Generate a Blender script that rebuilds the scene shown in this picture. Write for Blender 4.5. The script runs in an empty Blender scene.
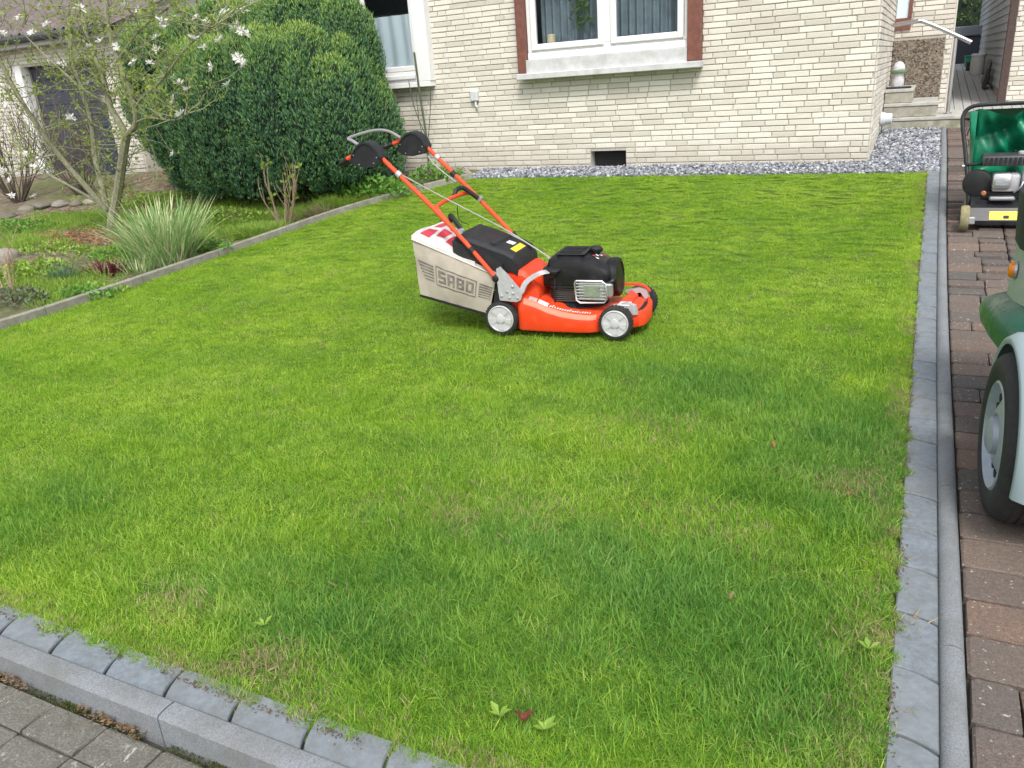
import bpy, bmesh, math, random
import numpy as np
from mathutils import Vector, Matrix, Euler
R_ = math.radians
scn = bpy.context.scene
col = scn.collection
random.seed(7); rng = np.random.default_rng(7)

# ------------------------------------------------------------------ camera
CAMH = 1.6; FPX = 799.04
RM = np.array([[0.89648242, -0.09942903, 0.43177904],
               [0.43788399, 0.34760933, -0.82911119],
               [-0.0676527, 0.93235274, 0.35516403]])
cd = bpy.data.cameras.new('camera'); cam = bpy.data.objects.new('camera', cd); col.objects.link(cam)
M = Matrix.Identity(4)
for i in range(3):
    for j in range(3): M[i][j] = RM[i, j]
M[2][3] = CAMH
cam.matrix_world = M
cd.sensor_width = 36; cd.lens = 36 * FPX / 1024; cd.clip_end = 500; cd.clip_start = .05
scn.camera = cam

# ------------------------------------------------------------------ light: bright overcast
SUN_EL, SUN_AZ = 52, 152          # azimuth measured clockwise from +Y
w = bpy.data.worlds.new('World'); scn.world = w; w.use_nodes = True
nt = w.node_tree; bg = nt.nodes['Background']
sky = nt.nodes.new('ShaderNodeTexSky'); sky.sky_type = 'NISHITA'; sky.sun_disc = False
sky.sun_elevation = R_(SUN_EL); sky.sun_rotation = R_(SUN_AZ)
sky.air_density = 1.0; sky.dust_density = 3.0; sky.ozone_density = 1.0
hs = nt.nodes.new('ShaderNodeHueSaturation'); hs.inputs['Saturation'].default_value = .3
nt.links.new(sky.outputs[0], hs.inputs['Color']); nt.links.new(hs.outputs[0], bg.inputs['Color'])
bg.inputs['Strength'].default_value = .15
sd = bpy.data.lights.new('sun', 'SUN'); sun = bpy.data.objects.new('sun', sd); col.objects.link(sun)
sd.energy = 1.5; sd.angle = R_(14); sd.color = (1, .96, .9)
az, el = R_(SUN_AZ), R_(SUN_EL)
sdir = Vector((math.sin(az) * math.cos(el), math.cos(az) * math.cos(el), math.sin(el)))
sun.rotation_euler = sdir.to_track_quat('Z', 'Y').to_euler(); sun.location = (0, 0, 20)
vs = scn.view_settings; vs.view_transform = 'Standard'; vs.look = 'None'; vs.gamma = 1; vs.use_curve_mapping = False
vs.exposure = .88

# ------------------------------------------------------------------ pixels and terrain
KY = [-50, 4.3, 5, 6, 7, 8, 9, 9.5, 10.2, 11.5, 12.3, 13, 22, 30, 400]
KZ = [0, 0, .012, .04, .10, .19, .305, .37, .465, .575, .625, .70, 1.22, 1.45, 1.6]
_ty = np.arange(-20, 60, .02)
_tz = np.convolve(np.pad(np.interp(_ty, KY, KZ), 20, mode='edge'), np.ones(41) / 41, 'valid')
def tz(y): return float(np.interp(y, _ty, _tz))
def tzv(y): return np.interp(y, _ty, _tz)
def ray(px, py): return RM @ np.array([px - 512, 384 - py, -FPX])
def hit(px, py):
    r = ray(px, py); r = r / np.linalg.norm(r); t = .3
    while t < 60:
        t += .01
        p = np.array([0, 0, CAMH]) + r * t
        if p[2] < tz(p[1]): return Vector(p)
    return Vector(p)
def ony(px, py, Y):
    r = ray(px, py); return Vector(np.array([0, 0, CAMH]) + r * (Y / r[1]))
def proj(p):
    q = RM.T @ (np.array(p) - np.array([0, 0, CAMH]))
    if q[2] > -.05: return None
    return 512 + FPX * q[0] / -q[2], 384 - FPX * q[1] / -q[2]

# ------------------------------------------------------------------ mesh helpers
class MB:
    def __init__(s): s.bm = bmesh.new(); s.T = Matrix.Identity(4)
    def v(s, p): return s.bm.verts.new(s.T @ Vector(p))
    def box(s, x0, x1, y0, y1, z0, z1, bev=0, seg=1):
        b = bmesh.new()
        bmesh.ops.create_cube(b, size=1)
        bmesh.ops.scale(b, vec=(x1 - x0, y1 - y0, z1 - z0), verts=b.verts)
        bmesh.ops.translate(b, vec=((x0 + x1) / 2, (y0 + y1) / 2, (z0 + z1) / 2), verts=b.verts)
        if bev: bmesh.ops.bevel(b, geom=list(b.edges), offset=bev, segments=seg, affect='EDGES', profile=.5)
        s.merge(b); return s
    def merge(s, b):
        vm = {}
        for v in b.verts: vm[v] = s.v(v.co)
        for f in b.faces:
            try: s.bm.faces.new([vm[v] for v in f.verts])
            except ValueError: pass
        b.free()
    def grid(s, P):                     # P[i][j] of points
        V = [[s.v(p) for p in row] for row in P]
        for i in range(len(V) - 1):
            for j in range(len(V[0]) - 1):
                s.bm.faces.new((V[i][j], V[i + 1][j], V[i + 1][j + 1], V[i][j + 1]))
        return V
    def loft(s, rings, cap=True):       # closed rings
        V = [[s.v(p) for p in r] for r in rings]; n = len(V[0])
        for i in range(len(V) - 1):
            for j in range(n):
                s.bm.faces.new((V[i][j], V[i][(j + 1) % n], V[i + 1][(j + 1) % n], V[i + 1][j]))
        if cap:
            s.bm.faces.new(V[0][::-1]); s.bm.faces.new(V[-1])
        return s
    def prism(s, poly, f, d0, d1):      # poly of 2D points, f(a,b,d)->xyz
        return s.loft([[f(a, b, d0) for a, b in poly], [f(a, b, d1) for a, b in poly]])
    def tube(s, pts, r, n=8, cap=True):
        pts = [Vector(p) for p in pts]; N = len(pts)
        rs = r if isinstance(r, (list, tuple)) else [r] * N
        rings = []; up = None
        for i, p in enumerate(pts):
            t = (pts[min(i + 1, N - 1)] - pts[max(i - 1, 0)]).normalized()
            if up is None:
                up = Vector((0, 0, 1)) if abs(t.z) < .9 else Vector((1, 0, 0))
            a = t.cross(up).normalized(); up = a.cross(t).normalized()
            rings.append([p + (a * math.cos(k * 2 * math.pi / n) + up * math.sin(k * 2 * math.pi / n)) * rs[i] for k in range(n)])
        return s.loft(rings, cap)
    def lathe(s, prof, o, ax, n=24, cap=True):   # prof of (radius, along)
        ax = Vector(ax).normalized(); o = Vector(o)
        a = ax.orthogonal().normalized(); b = ax.cross(a)
        return s.loft([[o + ax * h + (a * math.cos(k * 2 * math.pi / n) + b * math.sin(k * 2 * math.pi / n)) * r for k in range(n)] for r, h in prof], cap)
    def mesh(s, name, smooth=False, angle=35):
        bmesh.ops.recalc_face_normals(s.bm, faces=s.bm.faces)
        me = bpy.data.meshes.new(name)
        if smooth:
            for f in s.bm.faces: f.smooth = True
            ca = math.radians(angle)
            for e in s.bm.edges:
                if len(e.link_faces) == 2 and e.calc_face_angle(0) > ca: e.smooth = False
        s.bm.to_mesh(me); s.bm.free(); return me
    def build(s, name, mat, parent=None, smooth=False, angle=35):
        return link(name, s.mesh(name, smooth, angle), mat, parent)
def link(name, me, mat, parent=None):
    if mat and not me.materials: me.materials.append(mat)
    o = bpy.data.objects.new(name, me); col.objects.link(o)
    if parent: o.parent = parent
    return o
def tag(o, label=None, cat=None, group=None, kind=None):
    if label: o['label'] = label
    if cat: o['category'] = cat
    if group: o['group'] = group
    if kind: o['kind'] = kind
    return o
def thing(name, label, cat, loc=(0, 0, 0), rz=0, group=None):
    o = bpy.data.objects.new(name, None); col.objects.link(o)
    o.location = loc; o.rotation_euler = (0, 0, rz); o.empty_display_size = .1
    return tag(o, label, cat, group)
def bez(pts, n=8):                      # Catmull-Rom through points
    P = [Vector(p) for p in pts]; P = [P[0] * 2 - P[1]] + P + [P[-1] * 2 - P[-2]]; out = []
    for i in range(1, len(P) - 2):
        for k in range(n):
            t = k / n; a, b, c, d = P[i - 1:i + 3]
            out.append(.5 * ((2 * b) + (c - a) * t + (2 * a - 5 * b + 4 * c - d) * t * t + (3 * b - a - 3 * c + d) * t ** 3))
    return out + [P[-2]]
def raw(name, V, F, mat, parent=None, attr=None):
    me = bpy.data.meshes.new(name); me.from_pydata(V, [], F); me.update()
    if attr is not None:
        a = me.attributes.new('tone', 'FLOAT', 'POINT'); a.data.foreach_set('value', np.asarray(attr, dtype=np.float32))
    return link(name, me, mat, parent)

# ------------------------------------------------------------------ materials
class NT:
    def __init__(s, name):
        s.m = bpy.data.materials.new(name); s.m.use_nodes = True; s.t = s.m.node_tree
        s.b = s.t.nodes['Principled BSDF']; s.out = s.t.nodes['Material Output']
    def n(s, ty, **k):
        x = s.t.nodes.new('ShaderNode' + ty)
        for a, b in k.items(): setattr(x, a, b)
        return x
    def l(s, a, b): s.t.links.new(a, b)
    def pos(s):
        return s.n('NewGeometry').outputs['Position']
    def obj(s): return s.n('TexCoord').outputs['Object']
    def noise(s, vec, scale, detail=4, rough=.6, dist=0):
        x = s.n('TexNoise'); x.inputs['Scale'].default_value = scale; x.inputs['Detail'].default_value = detail
        x.inputs['Roughness'].default_value = rough; x.inputs['Distortion'].default_value = dist
        s.l(vec, x.inputs['Vector']); return x.outputs['Fac']
    def ramp(s, fac, stops):
        x = s.n('ValToRGB'); e = x.color_ramp.elements
        while len(e) < len(stops): e.new(.5)
        for k, (p, c) in enumerate(stops): e[k].position = p; e[k].color = (*c, 1) if len(c) == 3 else c
        s.l(fac, x.inputs[0]); return x.outputs[0]
    def mix(s, fac, a, b, mode='MIX'):
        x = s.n('MixRGB', blend_type=mode)
        for i, v in enumerate((fac, a, b)):
            if isinstance(v, (int, float)): x.inputs[i].default_value = v
            elif isinstance(v, tuple): x.inputs[i].default_value = (*v, 1)
            else: s.l(v, x.inputs[i])
        return x.outputs[0]
    def math(s, op, a, b=0):
        x = s.n('Math', operation=op)
        for i, v in enumerate((a, b)):
            if isinstance(v, (int, float)): x.inputs[i].default_value = v
            else: s.l(v, x.inputs[i])
        return x.outputs[0]
    def bump(s, h, strength=.3, dist=.01):
        x = s.n('Bump'); x.inputs['Strength'].default_value = strength; x.inputs['Distance'].default_value = dist
        s.l(h, x.inputs['Height']); s.l(x.outputs[0], s.b.inputs['Normal'])
    def rand(s):                        # per object + per island
        a = s.n('ObjectInfo').outputs['Random']; b = s.n('NewGeometry').outputs['Random Per Island']
        return s.math('FRACT', s.math('ADD', a, b))
    def base(s, c): 
        if isinstance(c, tuple): s.b.inputs['Base Color'].default_value = (*c, 1)
        else: s.l(c, s.b.inputs['Base Color'])
    def set(s, rough=.6, metal=0, spec=.5):
        s.b.inputs['Roughness'].default_value = rough; s.b.inputs['Metallic'].default_value = metal
        s.b.inputs['Specular IOR Level'].default_value = spec; return s.m
def simple(name, c, rough=.6, metal=0, var=.12, scale=25, bump=0, spec=.5, dirt=None, dirtamt=.5):
    t = NT(name); p = t.obj(); f = t.noise(p, scale)
    lo = tuple(x * (1 - var) for x in c); hi = tuple(min(1, x * (1 + var)) for x in c)
    cc = t.ramp(f, [(.3, lo), (.7, hi)])
    if dirt:
        g = t.noise(p, scale * .35, 6, .7)
        cc = t.mix(t.ramp(g, [(.48, (0, 0, 0)), (.72, (dirtamt,) * 3)]), cc, dirt)
    t.base(cc)
    if bump: t.bump(f, bump)
    return t.set(rough, metal, spec)
def leafmat(name, stops, trans=.35, rough=.55, nscale=3., hs=None, attr=False):
    t = NT(name); r = t.rand()
    n = t.noise(t.pos(), nscale, 3)
    f = t.math('ADD', t.math('MULTIPLY', r, .6), t.math('MULTIPLY', n, .4))
    if attr:
        a = t.n('Attribute', attribute_name='tone'); f = t.math('ADD', t.math('MULTIPLY', f, .5), t.math('MULTIPLY', a.outputs['Fac'], .5))
    c = t.ramp(f, stops); t.base(c); t.set(rough, 0, .35)
    tr = t.n('BsdfTranslucent'); t.l(c, tr.inputs[0])
    ms = t.n('MixShader'); ms.inputs[0].default_value = trans
    t.l(t.b.outputs[0], ms.inputs[1]); t.l(tr.outputs[0], ms.inputs[2]); t.l(ms.outputs[0], t.out.inputs[0])
    return t.m

def brick_mat(name, a, b, grime):
    t = NT(name); p = t.pos(); r = t.rand()
    c = t.ramp(r, [(0, tuple(x * .9 for x in a)), (.5, tuple((x + y) / 2 for x, y in zip(a, b))), (.9, b), (1, tuple((x + y) / 2 for x, y in zip(a, grime)))])
    n = t.noise(p, 60, 5, .7)
    c = t.mix(.35, c, t.ramp(n, [(.25, (.55,) * 3), (.7, (1, 1, 1))]), 'MULTIPLY')
    n2 = t.noise(p, 1.3, 5, .65)
    c = t.mix(t.ramp(n2, [(.5, (0, 0, 0)), (.8, (.35,) * 3)]), c, grime)
    sp = t.n('SeparateXYZ'); t.l(p, sp.inputs[0])     # rain splash band at the foot of the wall, ragged
    hgt = t.math('ADD', sp.outputs['Z'], t.math('MULTIPLY', t.noise(p, 5, 4), -.35))
    c = t.mix(t.ramp(hgt, [(.30, (.55,) * 3), (.60, (0, 0, 0))]), c, tuple(x * .8 for x in grime))
    t.base(c); t.bump(n, .35, .004); return t.set(.85, 0, .25)
M_brick = brick_mat('brick_cream', (.60, .565, .49), (.70, .67, .60), (.46, .42, .34))
M_mortar = simple('mortar_grey', (.39, .37, .33), .95, var=.2, scale=40, bump=.3)
M_white = simple('white_window_paint', (.72, .72, .72), .4, var=.04, scale=8, dirt=(.6, .6, .57), dirtamt=.35)
M_sill = simple('weathered_white_sill', (.50, .50, .505), .7, var=.1, scale=12, dirt=(.33, .33, .32), dirtamt=.75)
M_brown = simple('red_brown_stain', (.16, .058, .04), .5, var=.25, scale=18, dirt=(.08, .03, .025))
M_dark = simple('dark_void', (.012, .012, .014), .7)
M_conc = simple('step_concrete', (.40, .39, .36), .9, var=.2, scale=14, bump=.25, dirt=(.2, .2, .15), dirtamt=.55)
M_mossconc = simple('mossy_concrete', (.30, .29, .24), .95, var=.25, scale=10, bump=.3, dirt=(.12, .125, .06), dirtamt=.9)
M_steel = simple('brushed_steel', (.55, .55, .57), .3, 1, var=.08)
M_zinc = simple('zinc_grey', (.42, .43, .45), .45, .6, var=.1)
def glass_mat():
    t = NT('window_glass'); t.b.inputs['Base Color'].default_value = (.02, .025, .03, 1)
    t.set(.03, 0, .6)
    tr = t.n('BsdfTransparent'); tr.inputs[0].default_value = (.95, .97, .98, 1)
    ms = t.n('MixShader'); ms.inputs[0].default_value = .90
    t.l(t.b.outputs[0], ms.inputs[1]); t.l(tr.outputs[0], ms.inputs[2]); t.l(ms.outputs[0], t.out.inputs[0]); return t.m
M_glass = glass_mat()
M_curtain = simple('slate_curtain', (.17, .22, .245), .85, var=.2, scale=5)
M_lace = leafmat('blue_white_voile', [(0, (.72, .84, .90)), (1, (.85, .93, .95))], .25, .8)

# ------------------------------------------------------------------ grounds
t = NT('soil'); p = t.pos(); n = t.noise(p, 9, 8, .7); n2 = t.noise(p, 1.2, 3)
c = t.ramp(n, [(.3, (.075, .055, .04)), (.52, (.17, .135, .1)), (.7, (.32, .27, .21))])
c = t.mix(t.ramp(n2, [(.42, (0, 0, 0)), (.62, (.7,) * 3)]), c, (.09, .12, .035)); t.base(c); t.bump(n, .8, .03); M_soil = t.set(.95, 0, .2)
t = NT('lawn_soil'); p = t.pos(); n = t.noise(p, 30, 6, .7)
c = t.ramp(n, [(.3, (.05, .085, .014)), (.55, (.085, .15, .02)), (.8, (.13, .16, .04))]); t.base(c); t.bump(n, .6, .02); M_lawn = t.set(.95, 0, .1)
def sheet(name, xs, ys, f, mat, dz=0, kind='structure', mask=None):
    mb = MB(); mb.grid([[(x, y, f(x, y) + dz) for y in ys] for x in xs]); o = mb.build(name, mat, smooth=True, angle=180)
    tag(o, kind=kind); return o
far = list(np.arange(-20, 31, 1.)) + [45, 80, 150, 300]
yfar = list(np.arange(-6, 32, .5)) + [40, 60, 100, 200, 300]
sheet('ground', [-300, -120, -60, -40] + [float(v) for v in far], [-60, -20] + [float(v) for v in yfar], lambda x, y: tz(min(y, 55)) - .16, M_soil)
EDGE = [(-6.60, .9), (-6.60, 2.4), (-6.583, 3.72), (-6.636, 4.705), (-6.68, 5.96), (-6.60, 7.1), (-6.43, 8.05), (-6.05, 8.9), (-5.74, 9.36), (-5.45, 9.72)]
EDGES = bez([(x, y, 0) for x, y in EDGE], 10)
_ey = np.array([p.y for p in EDGES]); _ex = np.array([p.x for p in EDGES])
def edgex(y): return np.interp(y, _ey, _ex)
LX1, LY0, LY1 = .058, 1.245, 9.72
mb = MB()
rows = []
for y in np.arange(LY0 - .05, LY1 + .03, .1):
    x0 = float(edgex(y)); rows.append([(x0 + (LX1 + .02 - x0) * k / 40, float(y), tz(y) - .012) for k in range(41)])
mb.grid(rows); tag(mb.build('lawn', M_lawn, smooth=True, angle=180), kind='structure')
# planted border on the left
def bedz(x, y):
    d = edgex(y) - x
    return tz(y) + min(.10, .05 * d) + .035 * math.sin(x * 2.1 + y) * math.sin(y * 1.7) - .03
mb = MB(); rows = []
for y in np.arange(-1, 10.21, .15):
    x0 = float(edgex(max(y, .9))) - .05; rows.append([(x0 - 12 * (k / 60) ** 1.2, float(y), bedz(x0 - 12 * (k / 60) ** 1.2, float(y))) for k in range(61)])
mb.grid(rows); tag(mb.build('garden_bed', M_soil, smooth=True, angle=180), kind='structure')

# concrete edging along the bed
M_edge = simple('edging_concrete', (.24, .23, .195), .95, var=.2, scale=16, bump=.3, dirt=(.16, .16, .10), dirtamt=.7)
ed = thing('border_edging', 'narrow concrete edging between lawn and planted border', 'edging', (-6.6, 2.4, 0))
seglen = 0; acc = []; pieces = []
for a, b in zip(EDGES[:-1], EDGES[1:]):
    acc.append(a); seglen += (b - a).length
    if seglen > 1.0 or b is EDGES[-1]:
        acc.append(b); pieces.append(acc); acc = []; seglen = 0
for pc in pieces:
    rings = []
    for i, p in enumerate(pc):
        d = (pc[min(i + 1, len(pc) - 1)] - pc[max(i - 1, 0)]).normalized(); nn = Vector((-d.y, d.x, 0))
        sh = d * (.004 if i == 0 else (-.004 if i == len(pc) - 1 else 0))
        z = tz(p.y); c0 = p + sh - ed.location
        rings.append([c0 + nn * .03 + Vector((0, 0, z - .1)), c0 + nn * .03 + Vector((0, 0, z + .055)), c0 + nn * .02 + Vector((0, 0, z + .063)),
                      c0 - nn * .02 + Vector((0, 0, z + .063)), c0 - nn * .03 + Vector((0, 0, z + .055)), c0 - nn * .03 + Vector((0, 0, z - .1))])
    MB().loft(rings).build('edging_slab', M_edge, ed)

# mowing-edge stones and kerb rib
t = NT('blue_grey_stone'); p = t.pos(); n = t.noise(p, 45, 6, .7); r = t.rand()
c = t.mix(t.math('MULTIPLY', r, .5), t.ramp(n, [(.3, (.125, .15, .175)), (.7, (.215, .245, .27))]), (.19, .205, .215))
n3 = t.noise(p, 9, 7, .8); c = t.mix(t.ramp(n3, [(.44, (0, 0, 0)), (.72, (.75,) * 3)]), c, (.105, .11, .10))
c = t.mix(t.ramp(t.noise(p, 130, 2), [(.70, (0, 0, 0)), (.76, (.5,) * 3)]), c, (.42, .42, .38))
t.base(c); t.bump(n, .25, .004); M_mow = t.set(.75, 0, .35)
t = NT('kerb_concrete'); p = t.pos(); n = t.noise(p, 210, 4, .75); n3 = t.noise(p, 6, 6, .7)
c = t.ramp(n, [(.28, (.10, .108, .118)), (.5, (.19, .205, .22)), (.72, (.28, .30, .32))]); c = t.mix(t.ramp(n3, [(.42, (0, 0, 0)), (.7, (.65,) * 3)]), c, (.12, .122, .105))
t.base(c); t.bump(n, .4, .004); M_rib = t.set(.85, 0, .3)
ME = thing('mowing_edge', 'blue grey interlocking stones laid along the lawn edge', 'edging', (.12, 1.2, 0))
def mowstone(f, L):
    # local a: along, b: across (0 grass side .. W kerb side)
    W = .118; n = 8; d = .036; g = .0048
    near = [(-(k / n) ** 2.2 * d + g, W * k / n) for k in range(n + 1)]
    farr = [(L - (k / n) ** 2.2 * d - g, W * k / n) for k in range(n, -1, -1)]
    poly = near + farr; cx = sum(a for a, b in poly) / len(poly); cy = W / 2
    ins = [(cx + (a - cx) * (1 - .004 / L * 2), cy + (b - cy) * .93) for a, b in poly]
    return MB().loft([[f(a, b, -.06) for a, b in poly], [f(a, b, -.005) for a, b in poly], [f(a, b, 0) for a, b in ins]])
L = .262; y = 1.26; k = 0
while y < LY1 - .05:
    z0, s = tz(y), (tz(y + L) - tz(y)) / L
    jz = random.uniform(-.003, .003)
    mowstone(lambda a, b, h: (b + .065 - .12, y + a - 1.2, tz(y + a) + .004 + h + jz), L).build('edge_stone', M_mow, ME); y += L
x = -.06; 
while x > -6.6:
    jz = random.uniform(-.003, .003)
    mowstone(lambda a, b, h: (x - a - .12, 1.277 - b - 1.2, .004 + h + jz), L * .975).build('edge_stone', M_mow, ME); x -= L * .975
MB().prism([(.028 - .12, 1.165 - 1.2), (.183 - .12, 1.165 - 1.2), (.183 - .12, 1.215 - 1.2), (.16 - .12, 1.255 - 1.2), (.028 - .12, 1.255 - 1.2), (-.05 - .12, 1.25 - 1.2), (-.05 - .12, 1.165 - 1.2)], lambda a, b, d: (a, b, d), -.06, .004).build('edge_stone', M_mow, ME)
KB = thing('kerb', 'rounded grey concrete kerb between edge stones and paving', 'kerb', (.215, 1.1, 0))
prof = [(-.031, -.14), (-.031, .006), (-.026, .016), (-.012, .024), (.006, .025), (.022, .019), (.031, .006), (.031, -.14)]
y = 1.16
while y < 12.25:
    y2 = min(y + 1.0, 12.28); ys = [y + .003] + [y + (y2 - y) * k / 5 for k in range(1, 5)] + [y2 - .003]
    MB().loft([[(a, yy - 1.1, tz(yy) + b) for a, b in prof] for yy in ys]).build('kerb_stone', M_rib, KB, smooth=True, angle=50); y = y2
x = .246
prof2 = [(-.034, -.16), (-.034, .006), (-.030, .012), (-.022, .0145), (.0, .0165), (.026, .0155), (.032, .010), (.034, -.16)]
while x > -7:
    x2 = x - 1.0
    MB().loft([[(xx - .215, 1.123 + a - 1.1, b) for a, b in prof2] for xx in (x - .003, x - .5, x2 + .003)]).build('kerb_stone', M_rib, KB, smooth=True, angle=20); x = x2

# driveway with separate pavers
def paver_mat(name, cols, wear):
    t = NT(name); p = t.pos(); r = t.rand(); n = t.noise(p, 70, 5, .75)
    c = t.ramp(r, cols); c = t.mix(.6, c, t.ramp(n, [(.28, (.30,) * 3), (.72, (1.2,) * 3)]), 'MULTIPLY')
    nf = t.noise(p, 230, 3, .7); c = t.mix(.75, c, t.ramp(nf, [(.32, (.35,) * 3), (.5, (.95,) * 3), (.68, (1.25,) * 3)]), 'MULTIPLY')
    n2 = t.noise(p, 11, 7, .8); c = t.mix(t.ramp(n2, [(.45, (0, 0, 0)), (.72, (.75,) * 3)]), c, wear)
    n4 = t.noise(p, 55, 2, .5); c = t.mix(t.ramp(n4, [(.66, (0, 0, 0)), (.72, (.8,) * 3)]), c, (.42, .41, .37))
    t.base(c); t.bump(n, .6, .006); return t.set(.9, 0, .25)
M_pave = paver_mat('red_brown_paver', [(0, (.13, .12, .11)), (.22, (.20, .145, .115)), (.4, (.15, .125, .11)), (.55, (.24, .17, .13)), (.75, (.115, .108, .102)), (.9, (.22, .15, .115)), (1, (.16, .14, .125))], (.105, .095, .085))
def slab_mat():
    t = NT('lichen_slab'); p = t.pos(); n = t.noise(p, 150, 4, .8); n2 = t.noise(p, 14, 6, .75); n3 = t.noise(p, 32, 4, .6, .6); n4 = t.noise(p, 9, 3)
    c = t.ramp(n, [(.3, (.07, .068, .058)), (.5, (.15, .145, .125)), (.72, (.27, .26, .235))])
    c = t.mix(t.ramp(n2, [(.42, (0, 0, 0)), (.7, (.75,) * 3)]), c, (.085, .085, .065))
    c = t.mix(t.math('MULTIPLY', t.ramp(n3, [(.60, (0, 0, 0)), (.66, (.8,) * 3)]), t.ramp(n4, [(.42, (0, 0, 0)), (.6, (1, 1, 1))])), c, (.47, .47, .43))
    t.base(c); t.bump(n, .7, .005); return t.set(.95, 0, .2)
M_slab = slab_mat()
M_joint = simple('joint_soil', (.05, .045, .035), .95, var=.4, scale=60, bump=.4)
dr = sheet('driveway', [.24, 1, 2, 3, 4.2], [-1.2] + list(np.arange(0, 13.2, .25)), lambda x, y: tz(y), M_joint, -.03)
def paver_mesh(L, W, h=.05, ch=.005, j=.0042, seedv=0, cc=.010):
    rr = random.Random(seedv); mb = MB()
    a, b = L / 2 - j, W / 2 - j
    def ring(i, z, wob):
        P = []
        for sx, sy in ((-1, -1), (1, -1), (1, 1), (-1, 1)):
            ax, ay = sx * (a - i), sy * (b - i); c_ = cc
            P += ([(ax, ay - sy * c_, z), (ax - sx * c_, ay, z)] if sx * sy > 0 else [(ax - sx * c_, ay, z), (ax, ay - sy * c_, z)])
        return [(x + rr.uniform(-wob, wob), y + rr.uniform(-wob, wob), z + rr.uniform(-wob, wob) * .4) for x, y, z in P]
    mb.loft([ring(0, -h, 0), ring(0, -ch, .0035), ring(ch, 0, .0025)])
    return mb.mesh('paver')
PITCH = .187; pcands = []
y = -1.1; row = 0
pm = {}
while y < 12.25:
    x = .252
    while x < 3.9:
        ws = ((.185, .225), (.225, .185), (.12, .29), (.29, .12))[(row * 7 + row // 3 + int(x * 5)) % (4 if y < 6 else 2)]
        for wd in ws:
            pcands.append((x + wd / 2, y + PITCH / 2, wd)); x += wd
        x += .004
    y += PITCH; row += 1
def pxsize(c, n=.1):
    q = proj(c)
    if q is None or not (-30 < q[0] < 1054 and -30 < q[1] < 800): return 0
    d = (Vector(c) - Vector((0, 0, CAMH))).length
    return 1 / d
order = sorted(range(len(pcands)), key=lambda i: -pxsize((pcands[i][0], pcands[i][1], tz(pcands[i][1]))))
single = set(i for i in order[:290] if pxsize((pcands[i][0], pcands[i][1], tz(pcands[i][1]))) > 0)
meshes = {wd: [paver_mesh(wd, PITCH, seedv=k) for k in range(5)] for wd in (.12, .185, .225, .29)}
for ms in meshes.values():
    for me in ms: me.materials.append(M_pave)
rest = bmesh.new()
for i, (x, y, wd) in enumerate(pcands):
    me = random.choice(meshes[wd]); sl = math.atan((tz(y + .1) - tz(y - .1)) / .2)
    Mx = Matrix.Translation((x, y, tz(y) + random.uniform(-.0015, .0015))) @ Euler((sl + random.uniform(-.004, .004), random.uniform(-.004, .004), random.uniform(-.01, .01) + random.choice((0, math.pi)))).to_matrix().to_4x4()
    if i in single:
        o = link('paver', me, None, dr); o.matrix_local = Mx
    else:
        n0 = len(rest.verts); rest.from_mesh(me); rest.verts.ensure_lookup_table()
        bmesh.ops.transform(rest, matrix=Mx, verts=rest.verts[n0:])
me = bpy.data.meshes.new('paver'); rest.to_mesh(me); rest.free()
tag(link('paver', me, M_pave, dr), kind='stuff')
# pavement slabs at the lower left, 6 cm below the kerb
pv = sheet('pavement', [-7.5, -5, -3, -1, 1, 4.2], [-4, -2, 0, .6, 1.09], lambda x, y: 0, M_joint, -.098)
SL = .23; sm = [paver_mesh(SL, SL, ch=.0035, j=.002, seedv=40 + k, cc=.003) for k in range(5)]
sh = [paver_mesh(SL, .118, ch=.0035, j=.002, seedv=50 + k, cc=.003) for k in range(4)]
for me in sm + sh: me.materials.append(M_slab)
restc = []
for ix in range(-24, 6):
    xx = -2.18 + SL * (ix + 10) + SL / 2 - 10 * SL
    for iy in range(-1, 5):
        yy = 1.002 if iy == -1 else .941 - SL * (iy + .5)
        if xx > .2 and yy > -1: continue
        q = proj((xx, yy, -.06))
        if iy > 2 and (q is None): continue
        o = link('slab', random.choice(sh if iy == -1 else sm), None, pv)
        o.location = (xx, yy, -.066 + random.uniform(-.003, .003)); o.rotation_euler = (random.uniform(-.008, .008), random.uniform(-.008, .008), random.uniform(-.008, .008))

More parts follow.
